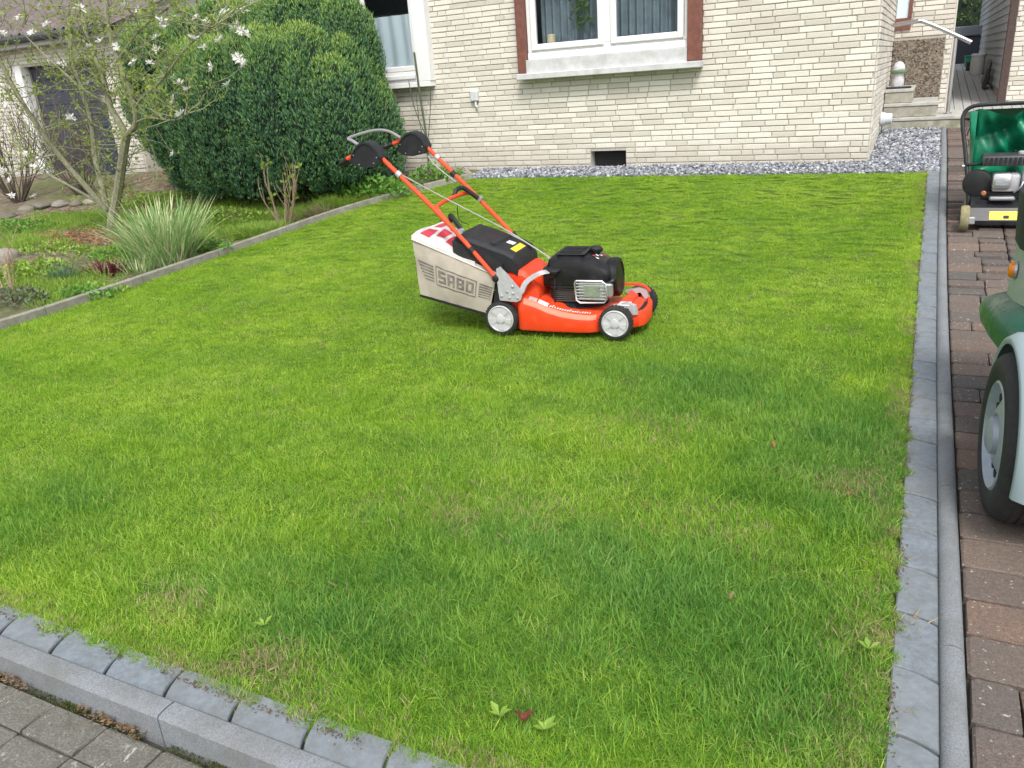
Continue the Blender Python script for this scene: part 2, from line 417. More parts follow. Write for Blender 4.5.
# ------------------------------------------------------------------ brick walls
CH, BL, BH_, JT = .0655, .268, .130, .010
def brick_mesh(Lw, Hh, seedv):
    # front faces -Y, lies in XZ
    mb = MB(); c_ = .004; d = .012; rr = random.Random(seedv); j = lambda: rr.uniform(-.0012, .0012)
    a, b = Lw / 2, Hh / 2
    r0 = [(-a, .004, -b), (a, .004, -b), (a, .004, b), (-a, .004, b)]
    r1 = [(x + j(), -d + c_, z + j()) for x, _, z in r0]
    r2 = [(x * (1 - c_ / a), -d + j(), z * (1 - c_ / b)) for x, _, z in r1]
    mb.loft([r0, r1, r2], cap=False); V = list(mb.bm.verts)[-4:]; mb.bm.faces.new(V)
    return mb.mesh('brick')
def brick_wall(wall, mat, to_world, u0, u1, z0, z1, holes, local, seedv, limit=300, rz=0):
    """bricks on the plane to_world(u,z); holes are (u0,u1,z0,z1)"""
    rr = random.Random(seedv); bricks = []
    nrow = int((z1 - z0) / CH)
    for i in range(nrow):
        zc = z0 + i * CH; u = u0 - rr.uniform(0, .9) * BL
        while u < u1:
            wd = BH_ if rr.random() < .18 else BL
            a, b = max(u, u0), min(u + wd, u1); u += wd
            segs = [(a, b)]
            for h0, h1, hz0, hz1 in holes:
                if hz0 < zc + CH - .012 and hz1 > zc + .012:
                    ns = []
                    for s, e in segs:
                        if e <= h0 or s >= h1: ns.append((s, e)); continue
                        if s < h0: ns.append((s, h0))
                        if e > h1: ns.append((h1, e))
                    segs = ns
            for s, e in segs:
                if e - s > .03: bricks.append((s, e, zc, abs(e - s - wd) < 1e-6, wd))
    size = [pxsize(to_world((s + e) / 2, zc)) if full else 0 for s, e, zc, full, wd in bricks]
    order = sorted(range(len(bricks)), key=lambda i: -size[i]); single = set(i for i in order[:limit] if size[i] > 0)
    ms = {BL: [brick_mesh(BL - JT, CH - JT, seedv + k) for k in range(6)], BH_: [brick_mesh(BH_ - JT, CH - JT, seedv + k) for k in range(3)]}
    for l_ in ms.values():
        for me in l_: me.materials.append(mat)
    rest = bmesh.new(); inv = wall.matrix_world.inverted()
    for i, (s, e, zc, full, wd) in enumerate(bricks):
        P = local((s + e) / 2, zc + CH / 2)
        Mx = Matrix.Translation(P) @ Euler((rr.uniform(-.012, .012), rr.uniform(-.006, .006), rz + rr.uniform(-.006, .006))).to_matrix().to_4x4() @ Matrix.Translation((0, rr.uniform(-.0025, .0025), 0))
        me = rr.choice(ms[wd])
        if i in single:
            o = link('brick', me, None, wall); o.matrix_local = Mx
        else:
            if not full: Mx = Mx @ Matrix.Diagonal(((e - s - JT) / (wd - JT), 1, 1, 1))
            n0 = len(rest.verts); rest.from_mesh(me); rest.verts.ensure_lookup_table()
            bmesh.ops.transform(rest, matrix=Mx, verts=rest.verts[n0:])
    me = bpy.data.meshes.new('brick'); rest.to_mesh(me); rest.free()
    if len(me.vertices): tag(link('brick', me, mat, wall), kind='stuff')
def wall_core(name, parent, u0, u1, z0, z1, holes, f, depth, mat):
    us = sorted(set([u0, u1] + [v for h in holes for v in h[:2] if u0 < v < u1])); zs = sorted(set([z0, z1] + [v for h in holes for v in h[2:] if z0 < v < z1]))
    mb = MB()
    for i in range(len(us) - 1):
        for j in range(len(zs) - 1):
            cu, cz = (us[i] + us[i + 1]) / 2, (zs[j] + zs[j + 1]) / 2
            if any(h[0] < cu < h[1] and h[2] < cz < h[3] for h in holes): continue
            mb.loft([[f(us[i], zs[j], d), f(us[i + 1], zs[j], d), f(us[i + 1], zs[j + 1], d), f(us[i], zs[j + 1], d)] for d in (0, depth)])
    bmesh.ops.remove_doubles(mb.bm, verts=mb.bm.verts, dist=1e-5)
    # drop inner doubled faces
    seen = {}
    for fc in list(mb.bm.faces):
        key = tuple(sorted(v.index for v in fc.verts))
    return mb.build(name, mat, parent)

HY = 10.2; HX1 = -.55; HXL = -9.6; HZ0 = .36; HZ1 = 3.35
house = thing('house', 'cream brick house with two front windows at the end of the lawn', 'house', (-5, HY, .45))
OX, OY, OZ = -5, HY, .45
W1 = (-4.70, -2.60, 1.70, 3.05)      # main window opening
W2 = (-8.60, -6.18, 1.62, 3.05)      # left window opening
VT = (-3.90, -3.42, .44, .655)       # cellar opening
fw = wall_core('wall', house, HXL, HX1, HZ0, HZ1, [W1, W2, VT], lambda u, z, d: (u - OX, d, z - OZ), .24, M_mortar)
brick_wall(fw, M_brick, lambda u, z: (u, HY, z), HXL, HX1 - .006, HZ0, HZ1, [(W1[0] - .1, W1[1] + .1, 1.60, 3.05), (W2[0], W2[1] + .02, 1.60, 3.05), VT], lambda u, z: (u - OX, 0, z - OZ), 11)
sw_ = wall_core('side_wall', house, HY + .245, 14.6, HZ0, HZ1, [], lambda u, z, d: (HX1 - OX - d, u - OY, z - OZ), .24, M_mortar)
brick_wall(sw_, M_brick, lambda u, z: (HX1, u, z), HY + .0, 14.6, HZ0, HZ1, [], lambda u, z: (HX1 - OX, u - OY, z - OZ), 23, rz=math.pi / 2)
# wing behind the steps
WY = 13.75; WX1 = .225
ww = wall_core('wing_wall', house, HX1 + .01, WX1, .6, HZ1, [(-.53, -.35, 2.04, 3.1)], lambda u, z, d: (u - OX, WY - OY + d, z - OZ), .24, M_mortar)
brick_wall(ww, M_brick, lambda u, z: (u, WY, z), HX1 + .02, WX1 - .004, .6, HZ1, [(-.55, .13, .6, 1.75), (-.53, -.33, 1.9, 3.1)], lambda u, z: (u - OX, WY - OY, z - OZ), 31)
MB().box(WX1 - OX, WX1 - OX + .012, WY - OY + .002, WY - OY + 7, .6 - OZ, HZ1 - OZ).build('wing_side', M_brick, house)
M_aggr = NT('exposed_aggregate'); t = M_aggr; p = t.pos(); vo = t.n('TexVoronoi'); vo.inputs['Scale'].default_value = 42; t.l(p, vo.inputs['Vector'])
c = t.ramp(vo.outputs['Color'], [(.15, (.05, .042, .032)), (.4, (.14, .11, .08)), (.65, (.24, .20, .155)), (.9, (.09, .08, .07))]); t.base(c); t.bump(vo.outputs['Distance'], .8, .012); M_aggr = t.set(.85)
MB().box(-.535 - OX, .125 - OX, -.05 + WY - OY, WY - OY - .004, .60 - OZ, 1.745 - OZ, .006).build('aggregate_panel', M_aggr, house)
wn = MB().box(-.54 - OX, -.33 - OX, WY - OY - .04, WY - OY - .003, 1.885 - OZ, 2.04 - OZ, .004).box(-.375 - OX, -.33 - OX, WY - OY - .04, WY - OY - .003, 2.041 - OZ, 3.1 - OZ, .004).build('window', M_brown, house); tag(wn, 'brown framed window above the steps')
MB().box(-.53 - OX, -.376 - OX, WY - OY - .01, WY - OY + .0, 2.042 - OZ, 3.08 - OZ).build('pane', M_lace, wn)
# unseen roof slab, added for the effect of its eaves on the sky light
rf = MB(); rf.box(HXL - OX - .2, HX1 - OX + .2, -.3, 7, HZ1 - OZ, HZ1 - OZ + .18); rf.build('roof', M_brown, house)
# interior: dark rooms behind the windows
for (a, b, c0, d0) in (W1, W2):
    mb = MB(); x0, x1, z0, z1 = a - OX - .4, b - OX + .4, c0 - OZ - .6, d0 - OZ + .2
    mb.grid([[(x0, .245, z0), (x0, .245, z1)], [(x0, 1.8, z0), (x0, 1.8, z1)], [(x1, 1.8, z0), (x1, 1.8, z1)], [(x1, .245, z0), (x1, .245, z1)]])
    mb.grid([[(x0, .245, z0), (x0, 1.8, z0)], [(x1, .245, z0), (x1, 1.8, z0)]]); mb.grid([[(x0, .245, z1), (x0, 1.8, z1)], [(x1, .245, z1), (x1, 1.8, z1)]])
    mb.build('room', simple('room_paint', (.10, .10, .095), .9), house)
def frame(mb, x0, x1, z0, z1, wd, y0, y1, bev=.006):
    mb.box(x0, x0 + wd, y0, y1, z0, z1, bev); mb.box(x1 - wd, x1, y0, y1, z0, z1, bev)
    mb.box(x0 + wd + .0005, x1 - wd - .0005, y0 + .002, y1 - .002, z0, z0 + wd, bev); mb.box(x0 + wd + .0005, x1 - wd - .0005, y0 + .002, y1 - .002, z1 - wd, z1, bev)
# main window: two casements, brown side boards, boxed sill
win = tag(MB().box(-4.70 - OX, -2.605 - OX, -.07, .1, 1.82 - OZ, 1.9 - OZ, .006).build('window', M_white, house), 'wide two-pane window with red-brown side boards')
fm = MB(); frame(fm, -4.70 - OX, -2.605 - OX, 1.902 - OZ, 3.04 - OZ, .055, -.055, .06); fm.box(-3.70 - OX, -3.53 - OX, -.052, .055, 1.96 - OZ, 2.98 - OZ, .006)
fm.build('frame', M_white, win)
for (a, b) in ((-4.64, -3.66), (-3.57, -2.665)):
    mb = MB(); frame(mb, a - OX, b - OX, 1.925 - OZ, 2.99 - OZ, .075, -.082, -.02, .01); mb.build('casement', M_white, win)
    MB().box(a - OX + .07, b - OX - .07, -.052, -.046, 1.98 - OZ, 2.93 - OZ).build('pane', M_glass, win)
mb = MB(); xs = np.linspace(-4.6 - OX, -2.7 - OX, 260)
mb.grid([[(x, .2 + .03 * math.sin(x * 62) + .012 * math.sin(x * 21), z) for z in (1.75 - OZ, 2.2 - OZ, 3.05 - OZ)] for x in xs]); mb.build('curtain', M_curtain, win, smooth=True, angle=180)
lamp = MB().lathe([(.05, 0), (.055, .02), (.055, .2), (.02, .21)], (-4.42 - OX, .07, 1.903 - OZ), (0, 0, 1), 14).build('candle', simple('cream_wax', (.6, .5, .32), .6), win)
V, F = [], []
for k in range(120):                     # pot plant behind the glass
    a = rng.uniform(0, 6.28); rad = rng.uniform(0, .16); c0 = np.array([-4.02 - OX + rad * math.cos(a), .10 + rad * .25 * math.sin(a), 2.15 - OZ + rng.uniform(0, .5)]); d = rng.normal(size=3); d /= np.linalg.norm(d); e_ = np.cross(d, rng.normal(size=3)); e_ /= np.linalg.norm(e_); n0 = len(V)
    V += [tuple(c0 - d * .05), tuple(c0 + e_ * .018), tuple(c0 + d * .05), tuple(c0 - e_ * .018)]; F.append((n0, n0 + 1, n0 + 2, n0 + 3))
raw('house_plant', V, F, leafmat('houseplant_leaf', [(0, (.07, .16, .03)), (1, (.2, .32, .08))]), win)
for (a, b) in ((-4.815, -4.703), (-2.602, -2.45)):
    MB().box(a - OX, b - OX, -.15, .02, 1.665 - OZ, 3.1 - OZ, .006).build('side_board', M_brown, win)
sl = MB().box(-4.702 - OX, -2.603 - OX, -.14, .02, 1.625 - OZ, 1.818 - OZ, .005).box(-4.825 - OX, -2.44 - OX, -.20, .02, 1.585 - OZ, 1.66 - OZ, .008).build('sill', M_sill, win)
# left window: white boxed-out frame with cafe curtain
win2 = tag(MB().box(-8.6 - OX, -6.16 - OX, -.16, .02, 1.59 - OZ, 1.66 - OZ, .006).build('window', M_white, house), 'white boxed-out window with pale blue half curtain')
mb = MB(); mb.box(-6.36 - OX, -6.15 - OX, -.155, .03, 1.662 - OZ, 3.05 - OZ, .006); mb.box(-7.38 - OX, -7.22 - OX, -.12, .03, 1.80 - OZ, 3.05 - OZ, .006); mb.box(-8.6 - OX, -8.46 - OX, -.12, .03, 1.80 - OZ, 3.05 - OZ, .006)
mb.box(-8.6 - OX, -6.362 - OX, -.115, .02, 1.662 - OZ, 1.80 - OZ, .006); mb.build('frame', M_white, win2)
MB().box(-8.55 - OX, -6.40 - OX, -.15, -.117, 1.70 - OZ, 1.76 - OZ, .008).build('sill', M_white, win2)
for a, b in ((-7.217, -6.362), (-8.457, -7.383)):
    mb = MB(); frame(mb, a - OX, b - OX, 1.805 - OZ, 3.04 - OZ, .07, -.10, -.05, .01); mb.build('casement', M_white, win2)
    MB().box(a - OX + .065, b - OX - .065, -.08, -.074, 1.86 - OZ, 2.98 - OZ).build('pane', M_glass, win2)
    mb = MB(); xs = np.linspace(a - OX + .05, b - OX - .05, 90)
    mb.grid([[(x, -.035 + .016 * math.sin(x * 30 + .6 * math.sin(z * 3)), z) for z in np.linspace(1.82 - OZ, 2.53 - OZ + .0, 8)] for x in xs]); mb.build('curtain', M_lace, win2, smooth=True, angle=180)
    MB().tube([(a - OX, .0, 2.545 - OZ), (b - OX, .0, 2.545 - OZ)], .006).build('curtain_rod', M_dark, win2)
# cellar opening
cv = MB(); cv.box(VT[0] - OX + .002, VT[1] - OX - .002, .14, .16, VT[2] - OZ, VT[3] - OZ - .003)
cvo = cv.build('cellar_vent', M_dark, house)
mb = MB()
for k in range(9): mb.box(VT[0] - OX + .10, VT[1] - OX - .06, .09, .1, VT[2] - OZ + .01 + k * .022, VT[2] - OZ + .016 + k * .022)
mb.build('grille', M_dark, cvo)
# round outlet on the side wall near the steps
o = MB().lathe([(.075, 0), (.085, .01), (.085, .06), (.07, .065), (.07, .14), (.06, .145)], (HX1 + .012 - OX, 11.85 - OY, .80 - OZ), (1, 0, 0), 20).build('wall_outlet', simple('outlet_grey', (.55, .57, .6), .4), house, smooth=True); tag(o, 'round pale grey pipe outlet low on the side wall')
# meter box with a stub of pipe
bx_ = MB().box(-5.60 - OX, -5.49 - OX, -.07, -.012, 1.36 - OZ, 1.49 - OZ, .01).build('meter_box', simple('box_grey', (.5, .52, .54), .5, var=.1), house)
MB().tube(bez([(-5.535 - OX, -.04, 1.362 - OZ), (-5.53 - OX, -.05, 1.31 - OZ), (-5.51 - OX, -.05, 1.28 - OZ)], 4), .014).build('spout', simple('spout_white', (.6, .6, .6), .4), bx_)

# steps and rail
st = thing('steps', 'three mossy concrete steps at the side of the house', 'steps', (-.1, 12.35, .69))
def stp(x1, y0, z0, z1, nm):
    o = MB().box(-.53 + .1, x1 + .1, y0 - 12.35, 13.68 - 12.35, z0 - .69, z1 - .69 - .045, .006).build('step', M_mossconc, st)
    MB().box(-.535 + .1, x1 + .108, y0 - 12.35 - .012, 13.685 - 12.35, z1 - .69 - .043, z1 - .69, .006).build('tread', M_conc, o)
stp(.425, 12.33, .45, .775, ''); stp(.115, 12.40, .777, .955, ''); stp(-.19, 12.46, .957, 1.135, '')
hr = thing('handrail', 'bent stainless steel handrail beside the concrete steps', 'handrail', (.25, 12.75, .777))
MB().tube([(0, 0, .0), (-.008, 0, .935)], .023, 12).build('post', M_steel, hr, smooth=True)
MB().lathe([(.05, 0), (.05, .012), (.02, .016)], (0, 0, .001), (0, 0, 1), 16).build('base_plate', M_steel, hr)
MB().tube(bez([(.175, 0, .872), (-.2, 0, 1.07), (-.40, 0, 1.165), (-.44, 0, 1.178), (-.5, 0, 1.178), (-.77, .1, 1.16)], 5), .027, 12).build('rail', M_steel, hr, smooth=True)

# ornament on the top step
orn = thing('garden_ornament', 'small white ornament with green band on the top step', 'ornament', (-.40, 12.75, 1.135))
Mw_ = simple('ornament_white', (.55, .55, .56), .5, var=.1, dirt=(.15, .15, .16), dirtamt=.9, scale=40)
MB().lathe([(.05, 0), (.075, .02), (.08, .09), (.065, .16), (.075, .19)], (0, 0, 0), (0, 0, 1), 16).build('body', Mw_, orn, smooth=True)
MB().lathe([(.085, .192), (.10, .2), (.10, .225), (.08, .235)], (0, 0, 0), (0, 0, 1), 16).build('band', simple('ornament_green', (.12, .2, .1), .6), orn, smooth=True)
MB().lathe([(.078, .236), (.075, .28), (.045, .325), (.01, .345)], (0, 0, 0), (0, 0, 1), 16).build('dome', Mw_, orn, smooth=True)
mat_ = tag(MB().box(-.53, -.22, 12.5, 12.66, 1.135, 1.16, .008).build('door_mat', simple('mat_black', (.03, .03, .035), .95, var=.5, scale=60, bump=.6), None), 'dark boot mat lying on the top step', 'mat')

# ------------------------------------------------------------------ passage, neighbour, things at the back
pas = sheet('passage', [.22, .7, 1.4, 2.2], list(np.arange(13.05, 26, .5)), lambda x, y: tz(y), M_joint, -.012)
M_pale = paver_mat('pale_grey_slab', [(0, (.40, .40, .39)), (1, (.47, .47, .455))], (.33, .33, .32))
for i in range(12):
    x0 = .235 + i * .12
    mb = MB()
    mb.loft([[(x0 + .004, y, tz(y) - .02), (x0 + .116, y, tz(y) - .02), (x0 + .116, y, tz(y) + .004), (x0 + .004, y, tz(y) + .004)] for y in np.arange(13.7, 25.6, .6)]); mb.build('paving_strip', M_pale, pas)
nb = thing('neighbour_garage', 'cream brick outbuilding with grey boarded side and dark corner board', 'garage', (.93, 14.2, .8))
nx, ny, nz = .93, 14.2, .8
nw = wall_core('wall', nb, 1.0, 4.2, .7, 3.4, [], lambda u, z, d: (u - nx, d + .0, z - nz), .2, M_mortar)
brick_wall(nw, M_brick, lambda u, z: (u, ny, z), 1.0, 4.2, .7, 3.4, [], lambda u, z: (u - nx, 0, z - nz), 51, limit=120)
MB().box(.90 - nx, .998 - nx, -.035, .09, .80 - nz, 3.4 - nz, .006).build('corner_board', simple('dark_brown_board', (.06, .035, .03), .6, var=.3), nb)
M_side = simple('grey_siding', (.36, .38, .40), .7, var=.12, scale=6)
for k in range(22):
    zz = .98 + k * .115
    mb = MB(); mb.prism([(.925 - nx, zz - nz), (.94 - nx, zz - nz), (.945 - nx, zz + .113 - nz), (.938 - nx, zz + .113 - nz)], lambda a, b, d: (a, d, b), .1, 10); mb.build('siding_board', M_side, nb)
MB().box(.946 - nx, 1.1 - nx, .2, 10, .8 - nz, 3.4 - nz).build('side_core', M_mortar, nb)
YB = 21
def ground_at(px, py, Y): 
    p = ony(px, py, Y); return p
sh_ = thing('storage_shed', 'dark blue storage box with grey lid at the end of the passage', 'storage box', (.65, 22.6, tz(22.6)))
MB().box(-.33, .36, -.05, .8, 0, .58, .015).build('body', simple('navy_plastic', (.03, .035, .05), .5), sh_)
MB().box(-.36, .39, -.10, .85, .585, .80, .02).build('lid', simple('grey_lid', (.16, .17, .2), .5), sh_)
gt = thing('green_crate', 'green plastic crate beside the white barrel', 'crate', (.66, 21.4, tz(21.4)))
Mgc = simple('green_plastic', (.02, .22, .12), .5, var=.2)
MB().box(-.02, .28, -.05, .4, 0, .2, .01).build('body', Mgc, gt); MB().box(-.035, .295, -.065, .415, .201, .23, .008).build('rim', Mgc, gt)
db = thing('black_tub', 'dark square tub in front of the green crate', 'tub', (.70, 20.3, tz(20.3)))
Mbk = simple('black_plastic', (.025, .025, .03), .5)
MB().box(-.06, .12, 0, .3, 0, .15, .01).build('body', Mbk, db); MB().box(-.07, .13, -.01, .31, .151, .175, .006).build('rim', Mbk, db)
bl = thing('rain_barrel', 'white lidded barrel standing by the boarded wall', 'barrel', (.80, 19.4, tz(19.4)))
Mwb = simple('barrel_white', (.62, .62, .6), .5, var=.08)
MB().lathe([(.11, 0), (.12, .03), (.125, .2), (.12, .34)], (0, 0, 0), (0, 0, 1), 20).build('body', Mwb, bl, smooth=True); MB().lathe([(.13, .342), (.13, .37), (.09, .39)], (0, 0, 0), (0, 0, 1), 20).build('lid', Mwb, bl, smooth=True)
for k, (yy, lab) in enumerate(((17.4, 'weathered board leaning on the grey siding nearest the barrel'), (16.6, 'dark narrow board leaning on the grey siding nearer the kerb'))):
    o = MB().box(-.02, .02, -.25, .25, 0, .42 - k * .1, .003).build('leaning_board', simple('old_board', (.2 - k * .15, .19 - k * .15, .17 - k * .13), .8)); o.location = (.84 - k * .02, yy, tz(yy)); o.rotation_euler = (0, .16, 0); tag(o, lab, 'board')

# ------------------------------------------------------------------ garage at the far left
gy = 10.3
ga = thing('side_garage', 'low cream brick garage with brown corrugated roof behind the magnolia', 'garage', (-14, gy, .4))
gx, gz = -14, .4
GH = (-15.05, -13.02, .3, 2.42)
gw = wall_core('wall', ga, -24, -12.37, .3, 2.95, [GH], lambda u, z, d: (u - gx, d, z - gz), .22, M_mortar)
brick_wall(gw, M_brick, lambda u, z: (u, gy, z), -24, -12.38, .3, 2.92, [GH], lambda u, z: (u - gx, 0, z - gz), 61, limit=80)
MB().prism([(.0, .3 - gz), (8.5, .3 - gz), (8.5, 2.86 - gz + 8.8 * .36), (.0, 2.86 - gz + .3 * .36)], lambda a, b, d: (d, a, b), -12.372 - gx, -12.36 - gx).build('end_wall', M_brick, ga)
dr_ = MB().box(GH[0] - gx, GH[1] - gx, .14, .18, .3 - gz, 2.42 - gz).build('door', simple('navy_door', (.03, .035, .05), .5, var=.2), ga)
for k in range(9): MB().box(GH[0] - gx + .02, GH[1] - gx - .02, .128, .139, .42 - gz + k * .22, .42 + .2 - gz + k * .22, .004).build('door_panel', simple('navy_door_panel', (.035, .04, .06), .45, var=.2), dr_)
MB().box(-15.25 - gx, -15.04 - gx, -.06, .1, .3 - gz, 2.45 - gz, .006).build('door_jamb', M_white, ga)
MB().box(-24 - gx, -12.3 - gx, -.25, -.02, 2.72 - gz, 2.80 - gz, .004).build('fascia', M_sill, ga)
MB().tube([(-24 - gx, -.33, 2.86 - gz), (-12.2 - gx, -.33, 2.86 - gz)], .065, 10).build('gutter', simple('gutter_dark', (.05, .055, .06), .5), ga, smooth=True)
M_roof = simple('fibre_cement_brown', (.13, .10, .10), .85, var=.3, scale=9, dirt=(.2, .19, .17), dirtamt=.4, bump=.2)
mb = MB(); xs = np.arange(-24.2, -12.1, .0295)
mb.grid([[(x - gx, yy, 2.90 - gz + (yy + .38) * .36 + .042 * math.sin(x * 2 * math.pi / .236)) for yy in (-.38, 1.5, 3.5, 9)] for x in xs])
ro = mb.build('roof', M_roof, ga, smooth=True, angle=180)

# ------------------------------------------------------------------ scattering helper (geometry nodes, for stuff only)
def scatter(name, pts, rot, scl, idx, tone, protos, kind='stuff'):
    me = bpy.data.meshes.new(name); me.from_pydata([tuple(p) for p in pts], [], []); me.update()
    for nm, ty, data in (('rot', 'FLOAT_VECTOR', rot), ('scl', 'FLOAT_VECTOR', scl)):
        a = me.attributes.new(nm, ty, 'POINT'); a.data.foreach_set('vector', np.asarray(data, dtype=np.float32).ravel())
    a = me.attributes.new('pidx', 'INT', 'POINT'); a.data.foreach_set('value', np.asarray(idx, dtype=np.int32))
    a = me.attributes.new('tone', 'FLOAT', 'POINT'); a.data.foreach_set('value', np.asarray(tone, dtype=np.float32))
    o = bpy.data.objects.new(name, me); col.objects.link(o)
    pc = bpy.data.collections.new(name + '_blades')
    for k, m in enumerate(protos):
        po = bpy.data.objects.new('%s_blade_%02d' % (name, k), m); pc.objects.link(po)
    g = bpy.data.node_groups.new(name, 'GeometryNodeTree')
    g.interface.new_socket('Geometry', in_out='INPUT', socket_type='NodeSocketGeometry'); g.interface.new_socket('Geometry', in_out='OUTPUT', socket_type='NodeSocketGeometry')
    N = g.nodes.new; gi, go = N('NodeGroupInput'), N('NodeGroupOutput')
    ip, ci = N('GeometryNodeInstanceOnPoints'), N('GeometryNodeCollectionInfo')
    ci.inputs['Collection'].default_value = pc; ci.inputs['Separate Children'].default_value = True; ci.inputs['Reset Children'].default_value = True
    def na(nm, ty):
        x = N('GeometryNodeInputNamedAttribute'); x.data_type = ty; x.inputs['Name'].default_value = nm; return x.outputs['Attribute']
    Lk = g.links.new
    Lk(gi.outputs[0], ip.inputs['Points']); Lk(ci.outputs[0], ip.inputs['Instance']); ip.inputs['Pick Instance'].default_value = True
    Lk(na('pidx', 'INT'), ip.inputs['Instance Index']); Lk(na('rot', 'FLOAT_VECTOR'), ip.inputs['Rotation']); Lk(na('scl', 'FLOAT_VECTOR'), ip.inputs['Scale'])
    Lk(ip.outputs[0], go.inputs[0])
    md = o.modifiers.new('scatter', 'NODES'); md.node_group = g
    tag(o, kind=kind); return o

def blade(V, F, p, d, L, wd, bend, seg=2, flat=None):
    """a grass blade: tapered strip from p along d, bending over"""
    d = d / np.linalg.norm(d); side = np.cross(d, [0, 0, 1.]) if flat is None else np.asarray(flat, float)
    if np.linalg.norm(side) < 1e-3: side = np.array([1., 0, 0])
    side = side / np.linalg.norm(side); out = np.array([d[0], d[1], 0]); n0 = len(V)
    for k in range(seg):
        t = k / seg; c = p + d * L * t + out * bend * L * t * t - np.array([0, 0, bend * L * .6 * t * t]); hw = wd / 2 * (1 - .45 * t)
        V.append(tuple(c - side * hw)); V.append(tuple(c + side * hw))
    t = 1; V.append(tuple(p + d * L + out * bend * L - np.array([0, 0, bend * L * .6])))
    for k in range(seg - 1): a = n0 + 2 * k; F.append((a, a + 1, a + 3, a + 2))
    a = n0 + 2 * (seg - 1); F.append((a, a + 1, a + 2))

# ------------------------------------------------------------------ the lawn's grass
t = NT('grass_blade'); p = t.pos(); r = t.n('NewGeometry').outputs['Random Per Island']
at = t.n('Attribute', attribute_name='tone', attribute_type='INSTANCER')
n1 = t.noise(p, 1.1, 5, .65); n2 = t.noise(p, 11, 5, .75)
f = t.math('ADD', t.math('MULTIPLY', n1, .45), t.math('ADD', t.math('MULTIPLY', n2, .45), t.math('MULTIPLY', r, .30)))
bright = t.ramp(f, [(.36, (.115, .28, .018)), (.54, (.255, .46, .028)), (.70, (.43, .59, .055)), (.84, (.66, .74, .17))])
dark = t.ramp(f, [(.36, (.06, .19, .034)), (.56, (.125, .30, .048)), (.72, (.24, .43, .085)), (.84, (.42, .56, .18))])
c = t.mix(at.outputs['Fac'], bright, dark)
c = t.mix(t.ramp(r, [(.955, (0, 0, 0)), (.97, (.8,) * 3)]), c, (.42, .36, .18))      # dry blades
sp = t.n('ObjectInfo')
t.base(c); t.set(.5, 0, .3)
tr = t.n('BsdfTranslucent'); t.l(c, tr.inputs[0]); ms = t.n('MixShader'); ms.inputs[0].default_value = .45
t.l(t.b.outputs[0], ms.inputs[1]); t.l(tr.outputs[0], ms.inputs[2]); t.l(ms.outputs[0], t.out.inputs[0]); M_grass = t.m
M_straw = leafmat('dry_grass', [(0, (.22, .17, .09)), (1, (.48, .40, .24))], .3, .8)

def tuft(seed, nb, rad, L0, L1, wd, lean, mat, name, seg=2):
    g = np.random.default_rng(seed); V, F = [], []
    comb = g.uniform(0, 6.28)
    for k in range(nb):
        a = g.uniform(0, 6.28); rr = rad * math.sqrt(g.uniform()); p = np.array([rr * math.cos(a), rr * math.sin(a), -.008])
        b = g.uniform(0, 6.28) if g.uniform() < .7 else comb + g.normal() * .5; th = abs(g.normal(0, lean)) + .12; th = min(th, 1.45)
        d = np.array([math.sin(th) * math.cos(b), math.sin(th) * math.sin(b), math.cos(th)])
        blade(V, F, p, d, g.uniform(L0, L1), wd * g.uniform(.7, 1.3), g.uniform(.05, .45), seg, flat=(-math.sin(b + g.normal() * .8), math.cos(b + g.normal() * .8), g.normal() * .3))
    me = bpy.data.meshes.new(name); me.from_pydata(V, [], F); me.update(); me.materials.append(mat); return me
T_short = [tuft(100 + k, 86, .08, .013, .034, .0024, .85, M_grass, 'short_grass') for k in range(8)]
T_tall = [tuft(200 + k, 80, .075, .022, .064, .0022, .8, M_grass, 'tall_grass', 3) for k in range(6)]
T_dry = [tuft(300 + k, 46, .06, .015, .045, .0028, 1.0, M_straw, 'dry_grass') for k in range(3)]
T_patch = [tuft(600 + k, 520, .115, .013, .034, .0023, .85, M_grass, 'turf_patch') for k in range(8)]
T_edge = [tuft(700 + k, 30, .02, .012, .034, .0024, .8, M_grass, 'edge_grass') for k in range(4)] + [tuft(710, 26, .022, .012, .034, .0024, .95, M_straw, 'edge_straw')]
PROT = T_short + T_tall + T_dry + T_patch + T_edge
N = 24000
P = np.column_stack([rng.uniform(-6.75, LX1 + .03, N), rng.uniform(LY0 - .03, LY1, N)])
Ne = 5200; P = np.vstack([P, np.column_stack([rng.uniform(LX1 - .09, LX1 + .03, Ne), rng.uniform(LY0, LY1, Ne)]), np.column_stack([rng.uniform(-6.5, LX1, Ne), rng.uniform(LY0 - .03, LY0 + .09, Ne)])])
P = P[P[:, 0] > edgex(P[:, 1]) + .035]
def ragged(a): return .012 * np.sin(a * 37) + .012 * np.sin(a * 91 + 1) + .010 * np.sin(a * 17 + 2)
# extra tufts close to the camera
Nn = 4200; Q = np.column_stack([rng.uniform(-3.6, LX1 + .01, Nn), rng.uniform(LY0 - .005, 3.6, Nn)]); P = np.vstack([P, Q])
def field(blobs):
    s = np.zeros(len(P))
    for px, py, rx, ry, amt in blobs:
        h = hit(px, py); s += amt * np.exp(-(((P[:, 0] - h.x) / rx) ** 2 + ((P[:, 1] - h.y) / ry) ** 2))
    return s
